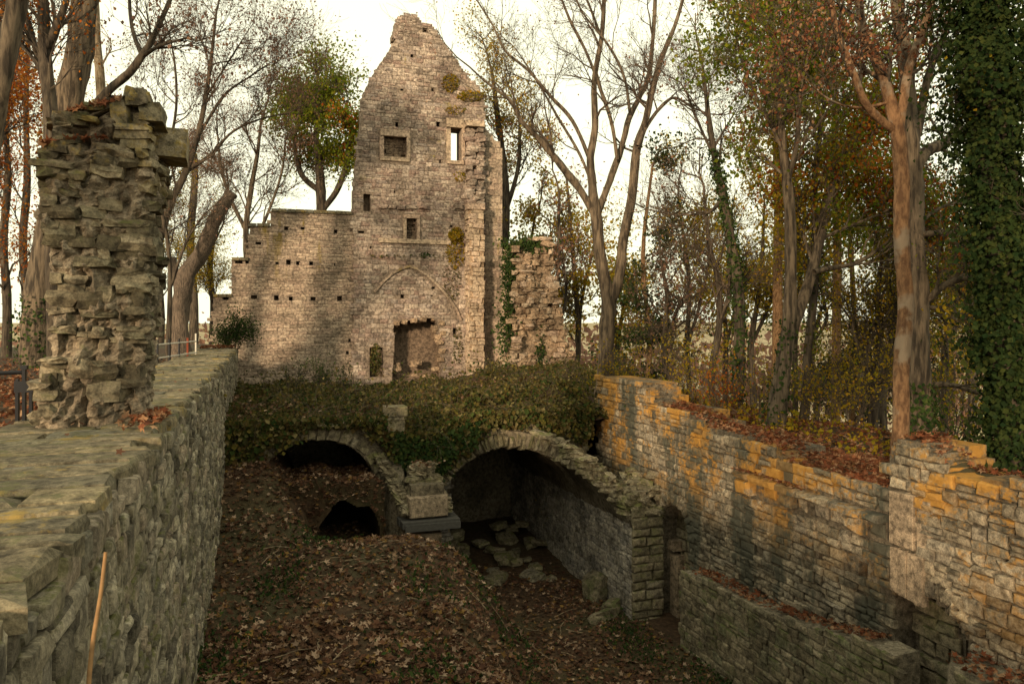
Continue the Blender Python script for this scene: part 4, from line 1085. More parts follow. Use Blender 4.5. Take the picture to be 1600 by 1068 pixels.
def tree(name, label, d, limbs, bark, seed, twigs=(7, 5, 4), leaf=None, nleaf=0, lsize=(.06, .12), length=2.6, tmin=.35, up=.12, cat='tree', group=None,
         rough=.12, ivy=None, leaf2=None, nleaf2=0, spread_=.16, limb_n=7, wig=.22, base_flare=1.35, skip_trunk=False, twigmat=None):
    """limbs: list of (pixel pts, depth change); the first is the trunk"""
    rng = np.random.default_rng(seed)
    g = Geo(); G = Grow(rng, up=up, wig=wig)
    C0, r0 = px_path(limbs[0][0], d, limbs[0][1])
    zg = float(ground_z(C0[0, 0], C0[0, 1]))
    if C0[0, 2] > zg - .1:
        C0 = np.concatenate([[[C0[0, 0], C0[0, 1], zg - .15]], C0]); r0 = np.concatenate([[r0[0] * base_flare], r0])
    root = thing(name, (C0[0, 0], C0[0, 1], zg), label, cat, group)
    for li, (pp, dd) in enumerate(limbs):
        if li == 0: C, r = C0, r0
        else:
            j = np.argmin([abs(q[0] - pp[0][0]) + abs(q[1] - pp[0][1]) for q in limbs[0][0]])
            C, r = px_path(pp, d + limbs[0][1] * j / max(1, len(limbs[0][0]) - 1), dd)
        sides = 12 if r.max() * FPX / d > 7 else 7
        V, F = tube_batch(C[None], r[None], sides)
        V = V.reshape(len(C), sides, 3)
        for i in range(len(C)):
            lump = 1 + rough * (rng.random(sides) - .5) + .12 * np.sin(np.arange(sides) * 2 * math.pi / sides * 3 + i * .6) * (rough > .05)
            V[i] = C[i] + (V[i] - C[i]) * lump[:, None]
        g.add(V.reshape(-1, 3), F)
        c = V[-1].mean(0); g.add(np.concatenate([V[-1], [c]]), [(k, (k + 1) % sides, sides) for k in range(sides)])
        if li == 0 and skip_trunk: continue
        n = limb_n if li else max(3, limb_n)
        for k in range(n):
            t = rng.uniform(tmin if li == 0 else .2, 1.0) * (len(C) - 1); i = min(int(t), len(C) - 2)
            dd_ = C[i + 1] - C[i]; dd_ /= np.linalg.norm(dd_)
            G.branch(C[i] + (C[i + 1] - C[i]) * (t - i), G.off(dd_), length * rng.uniform(.6, 1.15) * (1.15 - .5 * t / len(C)), min(r[i] * .5, .05), 0, twigs)
        if r[-1] * FPX / d < 5: G.branch(C[-1], C[-1] - C[-2], length, r[-1], 0, twigs)
    link('trunk', smooth(g.mesh(name + '_trunk')), bark, root)
    if G.br:
        gb = Geo(); G.geo(gb); link('branches', gb.mesh(name + '_branches'), twigmat or bark, root)
    if G.ends:
        E = np.concatenate(G.ends)
        for mt, n, nm in ((leaf, nleaf, 'crown'), (leaf2, nleaf2, 'crown_tint')):
            if mt is None or n == 0: continue
            if nm == 'crown_tint':
                ctr = E[rng.integers(len(E), size=5)]; dist = np.min(np.linalg.norm(E[:, None] - ctr[None], axis=2), axis=1)
                pool = E[np.argsort(dist)[:max(20, len(E) // 4)]]
            else: pool = E
            P = pool[rng.integers(len(pool), size=n)] + rng.normal(size=(n, 3)) * spread_
            link(nm, quad_leaves(name + '_' + nm, P, rng, lsize), mt, root)
    if ivy:
        (t0, t1, n, mt, out, sz) = ivy
        i = rng.uniform(t0, t1, n) * (len(C0) - 1); k = np.minimum(i.astype(int), len(C0) - 2); f = (i - k)[:, None]
        c = C0[k] * (1 - f) + C0[k + 1] * f; r = np.interp(i, np.arange(len(C0)), r0)
        ph = rng.uniform(0, 2 * math.pi, n)
        N = np.stack([np.cos(ph), np.sin(ph), np.full(n, .15)], -1)
        clump = 1 + 2.2 * fbm(ph * 1.5, c[:, 2] * 1.3, seed)
        P = c + N * (r + out * np.abs(rng.normal(size=n)) * np.maximum(clump, .15))[:, None]
        link('ivy', quad_leaves(name + '_ivy', P, rng, sz, N, .6, .95), mt, root)
    return root

# ------------------------------------------------------------------ trees on the left
tree('ash_tree', 'thick furrowed trunk rising behind the pillar, leaning right', 23, [([(52, 590, 22), (60, 480, 19), (82, 330, 20), (108, 170, 21), (123, 80, 19.5), (132, 0, 18), (140, -140, 15), (150, -300, 9)], 0)], M_barkG, 101, twigs=(4, 4), tmin=.75, length=3, leaf=M_mauve, nleaf=500, ivy=(.0, .16, 420, M_ivy, .12, (.07, .14)), rough=.16)
tree('beech_tree', 'smooth grey trunk leaning in at upper left corner', 12.5, [([(-75, 640, 19), (-45, 400, 17), (-14, 200, 16), (8, 100, 15), (26, 0, 14), (44, -120, 12)], 0), ([(8, 100, 10), (-20, 0, 8), (-50, -100, 5)], 1)], M_barkG, 102, twigs=(5, 4), tmin=.7, length=1.8, leaf=M_rust, nleaf=900, lsize=(.05, .09))
tree('beech_tree', 'slim forked trunk left of the thick ash, rust leaves around', 19, [([(84, 600, 11), (82, 300, 10), (77, 170, 10), (72, 100, 9.5), (68, 40, 8.5), (62, -60, 7), (56, -160, 4)], 0), ([(77, 150, 6.5), (62, 100, 5), (48, 50, 4.5), (34, 0, 4), (20, -60, 3)], .5), ([(72, 80, 7), (90, 40, 6), (103, 0, 5), (112, -60, 4)], -.5)], M_barkD, 103, twigs=(6, 5, 3), tmin=.3, length=2.2, leaf=M_rust, nleaf=3600, lsize=(.06, .11))
tree('birch_tree', 'pale thin stem just right of the thick ash trunk', 27, [([(160, 560, 8), (160, 300, 7), (157, 140, 7), (152, 70, 6), (148, 0, 5), (140, -90, 3)], 0)], M_barkP, 104, twigs=(5, 4), tmin=.45, length=2.0, leaf=M_mauve, nleaf=500)
tree('cherry_tree', 'dark limb arching up right from behind the pillar top', 15, [([(140, 560, 7.6), (146, 330, 6.8), (150, 180, 6.8), (165, 148, 6.4), (200, 115, 6.0), (222, 88, 5.5), (238, 60, 4.2), (262, 10, 3.4), (285, -50, 2.1)], 0), ([(222, 88, 3.8), (208, 50, 3.0), (202, 0, 2.5), (205, -60, 1.7)], .6), ([(222, 88, 3.4), (250, 72, 2.5), (290, 60, 1.7)], -.5)], M_barkD, 105, twigs=(5, 4), tmin=.6, length=1.3, leaf=M_mauve, nleaf=260, limb_n=5)
tree('maple_tree', 'bare branching tree with sparse mauve leaves between pillar and gable', 29, [([(225, 560, 6.8), (232, 450, 6.1), (262, 330, 5.4), (290, 270, 4.8), (308, 215, 4.1), (322, 150, 3.4), (330, 90, 2.7), (338, 20, 1.7)], 0), ([(290, 270, 3.1), (330, 240, 2.4), (365, 205, 2.0), (410, 185, 1.4), (450, 178, 0.8)], 1.5), ([(262, 330, 3.1), (262, 250, 2.7), (275, 170, 2.0), (272, 90, 1.5), (255, 20, 1.0)], -1), ([(308, 215, 2.4), (350, 150, 2.0), (390, 120, 1.4), (420, 100, 0.8)], 1), ([(322, 150, 2.0), (355, 100, 1.4), (380, 60, 0.8)], -1)], M_barkD, 106, twigs=(7, 5, 4), tmin=.35, length=2.6, leaf=M_mauve, nleaf=6000, lsize=(.06, .12), spread_=.07, twigmat=M_twig)
tree('maple_tree', 'pale bare tree directly left of the stepped wing wall', 44, [([(392, 560, 5.8), (388, 440, 5.0), (384, 360, 4.3), (392, 300, 4.0), (402, 240, 2.9), (408, 190, 1.8)], 0), ([(384, 360, 3.2), (360, 310, 2.9), (345, 260, 2.2), (340, 210, 1.3)], 0), ([(388, 400, 2.9), (420, 330, 2.3), (440, 270, 1.8), (446, 220, 1.1)], 0)], M_barkG, 107, twigs=(7, 5, 4), tmin=.3, length=3.2, leaf=M_mauve, nleaf=2600, lsize=(.07, .14), twigmat=M_twig)
# snapped trunk
bt = tree('broken_tree', 'snapped bare trunk with slanting broken limb by the barrier', 27, [([(281, 545, 15.2), (280, 500, 14.4), (284, 460, 14.0), (292, 430, 13.2), (312, 398, 11.2), (334, 350, 10.4), (350, 318, 9.6), (363, 300, 9.2)], 0), ([(282, 455, 7.2), (272, 420, 6.4), (270, 402, 5.2)], 0)], M_wood, 108, twigs=(), limb_n=0, rough=.22, skip_trunk=True)
tree('young_tree', 'thin bare stems sprouting around the snapped trunk', 25.5, [([(262, 560, 4), (266, 450, 3.5), (262, 380, 3), (252, 320, 2.5), (250, 250, 1.6)], 0), ([(266, 450, 2.4), (290, 380, 2), (315, 340, 1.4)], 0)], M_barkD, 109, twigs=(6, 5, 3), tmin=.2, length=1.6, leaf=M_mauve, nleaf=300)
tree('oak_tree', 'dense dark green oak with rusty top behind the wing wall', 46, [([(505, 420, 9), (503, 330, 8), (500, 280, 7), (494, 220, 5), (500, 170, 3)], 0), ([(503, 330, 5), (530, 290, 4.5), (545, 240, 3.5), (548, 190, 2)], -1), ([(500, 300, 4.5), (470, 270, 4), (460, 220, 3), (470, 180, 2)], 1)], M_barkD, 110, twigs=(8, 5, 4), tmin=.3, length=2.6, leaf=M_green, nleaf=19000, lsize=(.12, .23), spread_=.34, leaf2=M_rust, nleaf2=2500)
tree('oak_tree', 'brown leaved oak showing behind right slope of gable', 45, [([(790, 620, 9), (786, 450, 8), (790, 330, 7), (785, 240, 5), (775, 160, 4), (768, 110, 2)], 0), ([(790, 330, 4), (810, 260, 3.5), (812, 190, 2)], 0)], M_barkD, 111, twigs=(7, 5, 4), tmin=.35, length=2.7, leaf=M_olive, nleaf=5000, lsize=(.10, .18), spread_=.28, leaf2=M_rust, nleaf2=1200)
for i, (u, dd, hh, mt, lb) in enumerate(((8, 30, 130, M_rust, 'rust leaved tree at far left edge'), (38, 36, 60, M_rust, 'rust leaved tree behind the leaning trunk at left'), (112, 42, 220, M_olive, 'yellow brown tree seen low behind the pillar base'), (250, 48, 330, M_olive, 'ochre leaved tree behind the snapped trunk'), (330, 52, 380, M_olive, 'golden tree between snapped trunk and wing wall'), (-40, 24, 120, M_rust, 'red brown tree cut by the left frame edge'), (300, 60, 250, M_mauve, 'far pale tree in gap left of wing wall'))):
    tree('beech_tree' if mt is M_rust else 'field_maple', lb, dd, [([(u, 590, 7), (u + 4, 480, 6.5), (u - 3, 380, 6), (u + 5, 280, 5), (u + 2, (280 + hh) / 2 if hh < 250 else hh - 10, 4), (u + 8, hh if hh < 270 else hh - 40, 2)] if hh < 300 else [(u, 560, 5), (u + 3, 480, 4.5), (u - 2, 420, 4), (u + 4, hh, 2)], 0)], M_barkD, 120 + i, twigs=(7, 5, 4), tmin=.22, length=3.0, leaf=mt, nleaf=5200, lsize=(.08, .15), spread_=.3, limb_n=10)

# ------------------------------------------------------------------ trees on the right
tree('walnut_tree', 'large bare many stemmed tree standing right of the gable', 26, [([(944, 600, 13.3), (948, 520, 11.8), (951, 480, 11.1), (941, 420, 8.9), (934, 360, 8.9), (930, 330, 8.9), (926, 290, 6.7), (922, 250, 5.9), (930, 200, 5.2), (928, 130, 4.4), (940, 60, 3.7), (944, -10, 3.0)], 0),
     ([(951, 480, 8.1), (968, 430, 7.8), (975, 370, 7.4), (988, 300, 7.0), (996, 230, 6.7), (1008, 190, 5.2), (1018, 150, 4.8), (1030, 100, 4.4), (1055, 40, 3.0), (1072, -20, 2.2)], 1.0),
     ([(930, 335, 6.3), (905, 295, 5.9), (880, 262, 5.9), (858, 236, 5.2), (838, 212, 4.4), (815, 190, 3.7), (800, 160, 3.0), (775, 140, 2.2), (752, 122, 1.5)], -1.2),
     ([(934, 330, 5.9), (950, 290, 5.5), (965, 250, 5.2), (975, 215, 4.8), (985, 180, 4.4), (1000, 150, 4.1), (1014, 118, 3.7), (1020, 60, 3.3), (1024, 0, 3.0), (1026, -60, 2.2)], 1.5),
     ([(922, 250, 3.3), (895, 190, 3.0), (860, 150, 2.6), (825, 110, 2.2), (790, 80, 1.9), (770, 40, 1.5), (745, 0, 1.1)], -1),
     ([(965, 250, 3.0), (955, 190, 3.0), (935, 130, 2.6), (915, 80, 2.2), (890, 30, 2.2), (870, -20, 1.5)], 0),
     ([(985, 180, 2.6), (975, 120, 2.2), (950, 70, 1.9), (910, 20, 1.5), (895, -20, 1.1)], -.8),
     ([(996, 228, 3.7), (1012, 195, 3.0), (1035, 165, 2.6), (1055, 153, 2.2), (1085, 170, 1.5)], .5),
     ([(926, 290, 2.6), (905, 240, 2.2), (870, 180, 1.9), (838, 125, 1.5), (815, 90, 1.1)], .7),
     ([(940, 60, 2.2), (925, 20, 1.9), (905, -30, 1.5)], 0)], M_barkG, 201, twigs=(5, 4, 3), tmin=.55, length=2.2, leaf=M_mauve, nleaf=900, lsize=(.05, .09), limb_n=6, twigmat=M_twig)
tree('ivy_hung_tree', 'slim leaning ivy hung trunk right of the many stemmed tree', 24, [([(1150, 665, 9), (1153, 590, 9), (1156, 520, 8.5), (1152, 440, 8), (1143, 380, 7.5), (1130, 310, 6.5), (1118, 250, 5), (1108, 190, 4), (1100, 120, 2.5)], 0), ([(1130, 310, 3), (1110, 330, 2.5), (1085, 335, 2)], 0), ([(1118, 250, 2.5), (1090, 190, 2), (1075, 150, 1.5)], 0)], M_barkD, 202, twigs=(6, 5, 3), tmin=.45, length=2.2, leaf=M_mauve, nleaf=700, ivy=(.02, .78, 1700, M_ivy, .09, (.07, .14)), twigmat=M_twig)
tree('young_tree', 'thin crooked trunk left of the slim ivy hung trunk', 27, [([(1110, 665, 6), (1112, 580, 5.5), (1124, 510, 5), (1122, 440, 4.5), (1108, 380, 3.5), (1100, 310, 2.2)], 0), ([(1124, 510, 4), (1140, 450, 3.5), (1138, 400, 2)], 0)], M_barkD, 203, twigs=(7, 5, 3), tmin=.25, length=2.4, leaf=M_olive, nleaf=700, twigmat=M_twig)
tree('oak_tree', 'double trunked tree with green crown and rust patches behind right wall', 19, [([(1208, 690, 16), (1214, 640, 14.5), (1224, 575, 12.5), (1232, 500, 10), (1236, 420, 9), (1234, 340, 8.5), (1230, 280, 7.5), (1222, 220, 6), (1218, 150, 5), (1228, 80, 3.5), (1240, 10, 2)], 0), ([(1228, 540, 9), (1250, 480, 8.5), (1268, 430, 8), (1282, 370, 7), (1296, 310, 6), (1315, 260, 5), (1340, 210, 4), (1360, 190, 2.5)], 1.5), ([(1272, 425, 4.5), (1300, 418, 4), (1335, 412, 3.5), (1365, 395, 3), (1390, 375, 2)], 1), ([(1230, 290, 4), (1245, 220, 4), (1250, 150, 3), (1262, 90, 2)], -.8), ([(1224, 230, 3), (1190, 170, 2.5), (1165, 110, 2), (1150, 60, 1.5)], .8)],
     M_barkG, 204, twigs=(7, 5, 4), tmin=.55, length=2.3, leaf=M_green, nleaf=15000, lsize=(.07, .15), spread_=.2, leaf2=M_rust, nleaf2=6000, ivy=(.02, .3, 300, M_ivy, .06, (.06, .12)), limb_n=9)
tree('pine_tree', 'straight brown conifer trunk left of the double trunk', 28, [([(1213, 690, 8), (1214, 560, 8), (1216, 420, 7.5), (1216, 300, 7), (1212, 180, 5.5), (1208, 60, 4), (1206, -40, 2)], 0)], M_barkC, 205, twigs=(7, 5, 3), tmin=.5, length=3, leaf=M_olive, nleaf=13000, lsize=(.08, .17), spread_=.25, up=-.04, limb_n=12)
tree('young_tree', 'dark slim trunk right of the double trunk base', 20.5, [([(1252, 700, 8), (1258, 630, 7.5), (1262, 560, 6.5), (1270, 470, 6), (1276, 380, 5.5), (1272, 300, 5), (1280, 220, 4), (1290, 140, 2.5)], 0)], M_barkD, 206, twigs=(6, 5, 3), tmin=.4, length=2, leaf=M_olive, nleaf=6500, lsize=(.06, .13), spread_=.2, ivy=(.3, .8, 350, M_cover, .06, (.06, .11)))
tree('pine_tree', 'straight mossy conifer trunk between double trunk and smooth beech', 25, [([(1304, 700, 7.5), (1306, 600, 7), (1308, 480, 6.5), (1308, 380, 6), (1306, 280, 5), (1304, 170, 4), (1302, 60, 2.5)], 0)], M_barkC, 207, twigs=(7, 5, 3), tmin=.4, length=2.8, leaf=M_green, nleaf=9500, lsize=(.07, .15), spread_=.25, up=-.03, limb_n=12, ivy=(.3, .62, 260, M_cover, .05, (.06, .11)))
tree('hazel_tree', 'small crooked tree with green leaves left of smooth beech', 21, [([(1362, 710, 9), (1364, 640, 8), (1370, 580, 7), (1374, 520, 5.5), (1372, 460, 4), (1378, 400, 2.5)], 0), ([(1368, 600, 4.5), (1350, 570, 4), (1338, 535, 3.5), (1330, 500, 2)], 0), ([(1370, 575, 4), (1392, 550, 3.2), (1400, 520, 2)], 0), ([(1362, 690, 4.5), (1345, 650, 3.5), (1350, 610, 2.5)], 0)], M_barkD, 208, twigs=(7, 5, 4), tmin=.25, length=1.7, leaf=M_olive, nleaf=5200, lsize=(.05, .11), spread_=.18)
tree('smooth_beech', 'tall smooth orange brown beech trunk lit by low sun', 14, [([(1406, 705, 12.9), (1407, 640, 12.0), (1410, 560, 11.6), (1414, 480, 11.2), (1412, 410, 11.2), (1407, 357, 11.2), (1410, 280, 11.2), (1403, 215, 11.2), (1392, 160, 9.0), (1375, 108, 8.2), (1352, 60, 6.9), (1342, 0, 6.0), (1336, -70, 4.3)], 0), ([(1400, 205, 6.9), (1376, 188, 6.5), (1352, 160, 6.0), (1332, 112, 5.6), (1308, 45, 4.3), (1295, -30, 3.4)], -.6), ([(1405, 205, 7.7), (1412, 150, 6.9), (1420, 110, 6.5), (1432, 70, 6.0), (1452, 20, 5.2), (1470, -40, 3.4)], .6), ([(1392, 160, 2.6), (1340, 168, 2.1), (1290, 152, 1.5), (1235, 100, 1.0)], -.5)],
     M_barkB, 209, twigs=(5, 4, 3), tmin=.7, length=1.5, leaf=M_redleaf, nleaf=4200, lsize=(.05, .10), spread_=.16, rough=.13, limb_n=6, twigmat=M_barkD)
tree('rough_oak', 'dark rough barked oak with crooked side limbs behind smooth beech', 16, [([(1437, 700, 17), (1438, 620, 15.5), (1437, 540, 15), (1434, 460, 14.5), (1430, 380, 14), (1428, 300, 13), (1426, 240, 12), (1418, 170, 12), (1416, 90, 11), (1402, 20, 9), (1395, -60, 6)], .4), ([(1432, 368, 6), (1455, 365, 5.5), (1478, 363, 5), (1498, 372, 4), (1522, 382, 3), (1560, 380, 2)], -.8), ([(1438, 478, 6.5), (1456, 462, 6), (1475, 446, 5.5), (1500, 436, 5), (1530, 432, 4), (1556, 428, 3)], -.6), ([(1440, 478, 4), (1465, 482, 3.5), (1490, 488, 2.5), (1510, 490, 2)], .6), ([(1445, 605, 5), (1470, 600, 4.5), (1495, 603, 4), (1520, 611, 3.5), (1545, 617, 3), (1562, 619, 2)], -1), ([(1430, 262, 10), (1450, 235, 9), (1475, 225, 8.5), (1500, 205, 7), (1540, 196, 5), (1580, 190, 3)], .8), ([(1426, 240, 7), (1436, 190, 6.5), (1446, 140, 6), (1458, 95, 5.5), (1478, 50, 4.5), (1492, 0, 3.5)], .3), ([(1436, 350, 3), (1460, 330, 3), (1490, 318, 2.5), (1520, 322, 1.5)], .5)],
     M_barkG, 210, twigs=(5, 4, 3), tmin=.75, length=1.3, leaf=M_green, nleaf=2600, lsize=(.05, .10), leaf2=M_rust, nleaf2=900, spread_=.16, rough=.2, limb_n=5, ivy=(.0, .14, 700, M_ivy, .1, (.06, .12)))
tree('ivy_clad_tree', 'massive trunk wrapped in dark ivy at right edge', 12.5, [([(1590, 760, 30), (1580, 620, 26), (1572, 480, 28), (1562, 340, 24), (1548, 200, 29), (1540, 80, 27), (1534, -40, 24), (1530, -160, 14)], 0), ([(1572, 480, 7), (1610, 420, 6), (1650, 380, 4)], .3), ([(1548, 200, 7), (1590, 140, 6), (1640, 100, 4)], .4)], M_barkD, 211, twigs=(6, 5, 4), tmin=.15, length=.8, leaf=M_darkg, nleaf=3600, lsize=(.06, .12), spread_=.2, leaf2=M_olive, nleaf2=1600, ivy=(.0, 1, 30000, M_darkg, .25, (.04, .12)), limb_n=12)
bgt = [(828, 46, 340, M_olive, 'brown tree in scrub just right of the wall stub', 'maple'), (862, 44, 300, M_mauve, 'bare brown tree between wall stub and many stemmed tree', 'maple'), (895, 45, 280, M_olive, 'golden brown tree behind the many stemmed tree', 'maple'), (1010, 36, 260, M_darkg, 'dark spruce right behind the many stemmed tree', 'spruce'), (1040, 30, 400, M_mauve, 'pale forked sapling beside the dark spruce', 'maple'), (1075, 40, 330, M_olive, 'olive tree in gap left of slim ivy hung trunk', 'maple'), (1180, 34, 330, M_olive, 'olive tree in gap right of slim ivy hung trunk', 'maple'),
       (1240, 38, 250, M_green, 'green tree far behind the double trunk', 'maple'), (1330, 36, 280, M_darkg, 'dark fir between mossy conifer and smooth beech', 'spruce'), (1385, 30, 330, M_green, 'green tree close behind smooth beech', 'maple'), (1480, 34, 300, M_darkg, 'dark fir behind the crooked oak limbs', 'spruce'), (1475, 24, 480, M_olive, 'small golden tree between oak and ivy clad trunk', 'maple'), (1520, 30, 420, M_olive, 'olive tree just left of ivy clad trunk', 'maple'), (960, 52, 420, M_olive, 'far golden tree low behind many stemmed tree', 'maple'), (1130, 48, 450, M_olive, 'far olive tree low behind slim ivy trunk', 'maple'), (1270, 46, 480, M_mauve, 'far reddish tree low behind the double trunk', 'maple'), (1420, 44, 470, M_olive, 'far yellow tree low behind smooth beech', 'maple')]
for i, (u, d, vt_, mt, lb, kind) in enumerate(bgt):
    r = np.random.default_rng(300 + i); w = lambda s_: float(r.uniform(-s_, s_))
    spruce = kind == 'spruce'
    P = [(u + w(4), 700, 6 if d < 35 else 4.5), (u + w(7), 620, 5.5 if d < 35 else 4.2), (u + w(9), 540, 5 if d < 35 else 4), (u + w(12), (540 + vt_) / 2 if vt_ < 500 else 515, 3.5), (u + w(15), vt_, 1.8)]
    tree(('spruce_tree' if spruce else 'field_maple'), lb, d, [(P, 0)] + ([] if spruce else [([(P[2][0], P[2][1], 3.2), (u + 18 + w(8), 470 if vt_ < 440 else 500, 2.6), (u + 26 + w(10), 400 if vt_ < 400 else 470, 1.6)], 0)]), M_barkC if spruce else M_barkD, 320 + i,
         twigs=(7, 5, 3) if spruce else (5, 4, 3), tmin=(.15 if spruce or vt_ > 400 else .42), length=(2.0 if d < 40 else 2.8), leaf=mt, nleaf=(6000 if spruce else (900 if mt is M_mauve else 3600)), lsize=(.08 * d / 28, .16 * d / 28), spread_=.22, up=-.06 if spruce else .1, limb_n=14 if spruce else 9, twigmat=M_twig)

# trees beside the photographer, out of frame to the left, that break up the low sun
def at_w(x, y, z):
    Q = np.array([x, y, z]) - CAM; return Q
def world_tree(name, label, x, y, h, seed, mat, n, length=2.6, r=.28):
    rng = np.random.default_rng(seed); G = Grow(rng); zg = float(ground_z(x, y))
    C = catmull(np.array([(x, y, zg - .2), (x + .1, y, zg + h * .3), (x - .1, y + .2, zg + h * .6), (x + .2, y, zg + h)]), 5); R = np.linspace(r, r * .25, len(C))
    root = thing(name, (x, y, zg), label, 'tree')
    V, F = tube_batch(C[None], R[None], 10); link('trunk', smooth(np_mesh('trunk', V, [F])), M_barkG, root)
    for k in range(16):
        i = rng.integers(int(len(C) * .35), len(C) - 1); d = np.array([rng.normal(), rng.normal(), .4])
        G.branch(C[i], d, length * rng.uniform(.7, 1.2), .06, 0, (6, 5, 3))
    g = Geo(); G.geo(g); link('branches', g.mesh('branches'), M_barkG, root)
    E = np.concatenate(G.ends); P = E[rng.integers(len(E), size=n)] + rng.normal(size=(n, 3)) * .2
    link('crown', quad_leaves('crown', P, rng, (.09, .17)), mat, root)
world_tree('beech_tree', 'rust beech on left terrace behind the camera', -7.5, 1.5, 9, 401, M_rust, 7000, 2.2)
world_tree('beech_tree', 'taller beech on left terrace further behind the camera', -9, -10, 12, 402, M_rust, 6000)
world_tree('beech_tree', 'beech on left terrace just outside the left frame', -6.5, -5.5, 9, 403, M_rust, 3000)

# ------------------------------------------------------------------ ground cover
rng = np.random.default_rng(500)
def floor_pts(n, x0, x1, y0, y1, zf, lift=.05, keep=None):
    x = rng.uniform(x0, x1, n); y = rng.uniform(y0, y1, n)
    if keep is not None:
        k = keep(x, y); x, y = x[k], y[k]
    return np.stack([x, y, zf(x, y) + rng.random(len(x)) ** 2 * lift + .012], -1)
pitkeep = lambda x, y: (x < np.where(y > 17.2, 9.2, 9.6)) & ~((x > 3.1) & (x < 4.75) & (y > 19.2)) & (rng.random(len(x)) < np.where(y > 20.6, .5, 1.0)) & ((fbm(x * .7, y * .7, 99) > -.18) | (rng.random(len(x)) < .45))
xh = rng.uniform(-.2, 3.2, 1800); yh = rng.uniform(19.8, 22.2, 1800)
heapP = np.stack([xh, yh, np.where(xh > .2, heap_top(xh), np.maximum(ground_z(xh, yh), 1.5)) + .02 + rng.random(1800) * .08], -1)
xf = rng.uniform(.2, 3.2, 900); zf = rng.uniform(.2, 1.85, 900); kf = (((xf - 2.25) / .9) ** 2 + ((zf - .25) / 1.08) ** 2 > 1) & (zf < heap_top(xf))
heapP = np.concatenate([heapP, np.stack([xf, np.full(900, 19.93) - rng.random(900) * .06, zf], -1)[kf]])
P = np.concatenate([heapP, floor_pts(26000, -.85, 9.6, 5.5, 22.5, ground_z, .07, pitkeep), floor_pts(7000, -.85, 5, 4.5, 13, ground_z, .07)])
link('fallen_leaves', litter_mesh('pit_litter', P, rng, (.06, .22), .42, .6), M_litter, label='carpet of brown fallen leaves over the sunken cellar floor', cat='fallen leaves', kind='stuff')
P = np.concatenate([floor_pts(5000, -7, -2.45, 7, 22, ground_z, .06), floor_pts(4000, -14, -2.45, 14, 34, ground_z, .06)])
link('fallen_leaves', litter_mesh('terrace_litter', P, rng, (.09, .2), .4), M_redleaf, label='red brown fallen leaves on the terrace behind left wall', cat='fallen leaves', kind='stuff')
P = floor_pts(9000, 11.4, 16.5, 8, 24, ground_z, .08)
link('fallen_leaves', litter_mesh('slope_litter', P, rng, (.09, .2), .4), M_redleaf, label='red brown fallen leaves on the wooded slope behind right wall', cat='fallen leaves', kind='stuff')
# leaves and straws on the left wall top
P = np.stack([-1.02 + rng.normal(size=150) * .11, 8.15 + rng.normal(size=150) * .28, 5.03 + rng.random(150) * .08], -1); P[:, 0] = np.minimum(P[:, 0], -.93)
link('fallen_leaves', litter_mesh('wall_leaves', P, rng, (.08, .15), .6), M_redleaf, lw, kind='stuff')
P = np.array([(-1.28, 4.15, 5.03), (-1.7, 8.1, 5.03), (-1.62, 8.05, 5.04)] + [(rng.uniform(-2.2, -1), rng.uniform(3, 25), 5.02) for _ in range(24)])
link('single_leaves', litter_mesh('single_leaves', P, rng, (.07, .11), .5), M_litter, lw, kind='stuff')
P = np.stack([rng.uniform(-2.2, -.95, 500), rng.uniform(31, 33, 500), 5.03 + rng.random(500) * .08], -1)
link('fallen_leaves', litter_mesh('wall_end_leaves', P, rng, (.1, .18), .4), M_redleaf, lw, kind='stuff')

# ivy and bramble over the bank and down the face of the vaults
n = 46000
x = rng.uniform(-.85, 10.1, n); y = YF - .22 + rng.random(n) ** 1.15 * 15.4
hgt = np.maximum(0, fbm(x * 1.1, y * 1.1, 81)) * .75 + .04
z = bank_z(x, y) + rng.random(n) * hgt
P1 = np.stack([x, y, z], -1); N1 = np.tile([0, -.35, .9], (n, 1))
m = 15000
x = rng.uniform(-.85, 9.6, m); z = 3.45 - rng.random(m) ** 1.2 * 2.2 - .5 * np.exp(-((x - 4.5) / .75) ** 2)
lim = np.interp(x, [-.9, -.3, .2, 1.4, 2.6, 3.2, 3.6, 4.3, 4.8, 5.4, 6.2, 7.2, 8.2, 9.2, 9.6], [1.5, 1.9, 2.8, 3.40, 3.2, 2.6, 2.1, 1.75, 1.6, 2.25, 2.85, 2.95, 2.8, 2.6, 2.4]) + .14 * rng.normal(size=m) + .55 * fbm(x * 1.7, x * .3, 97)
k = (z > lim) & (np.abs(x - 3.63) > np.where((z < 3.6) & (z > 2.95), .3, 0))
x, z = x[k], z[k]; P2 = np.stack([x, YF - .1 - rng.random(len(x)) * .26 * np.clip(z - 1.4, 0, 1), z], -1); N2 = np.tile([0, -1., .35], (len(x), 1))
link('ivy_cover', quad_leaves('ivy_cover', np.concatenate([P1, P2]), rng, (.045, .19), np.concatenate([N1, N2]), .65, .9), M_cover, label='tangle of ivy and brambles covering the bank over the vaults', cat='ivy', kind='stuff')
x = rng.uniform(3.5, 6.0, 3600); z = rng.uniform(1.7, 3.2, 3600) - .5 * np.exp(-((x - 4.5) / .75) ** 2); k = (z > np.interp(x, [3.5, 4.3, 4.8, 5.4, 6.2], [2.3, 1.75, 1.7, 2.4, 2.9]) + .15 * rng.normal(size=3600)) & (np.abs(x - 3.63) > np.where(z > 2.95, .3, 0))
link('ivy_cover', quad_leaves('hanging_ivy', np.stack([x, YF - .15 - rng.random(3600) * .25, z], -1)[k], rng, (.06, .15), np.tile([0, -1., .3], (int(k.sum()), 1)), .6, .95), M_ivy, label='green ivy hanging down between the two vault arches', cat='ivy', kind='stuff')
n = 14000
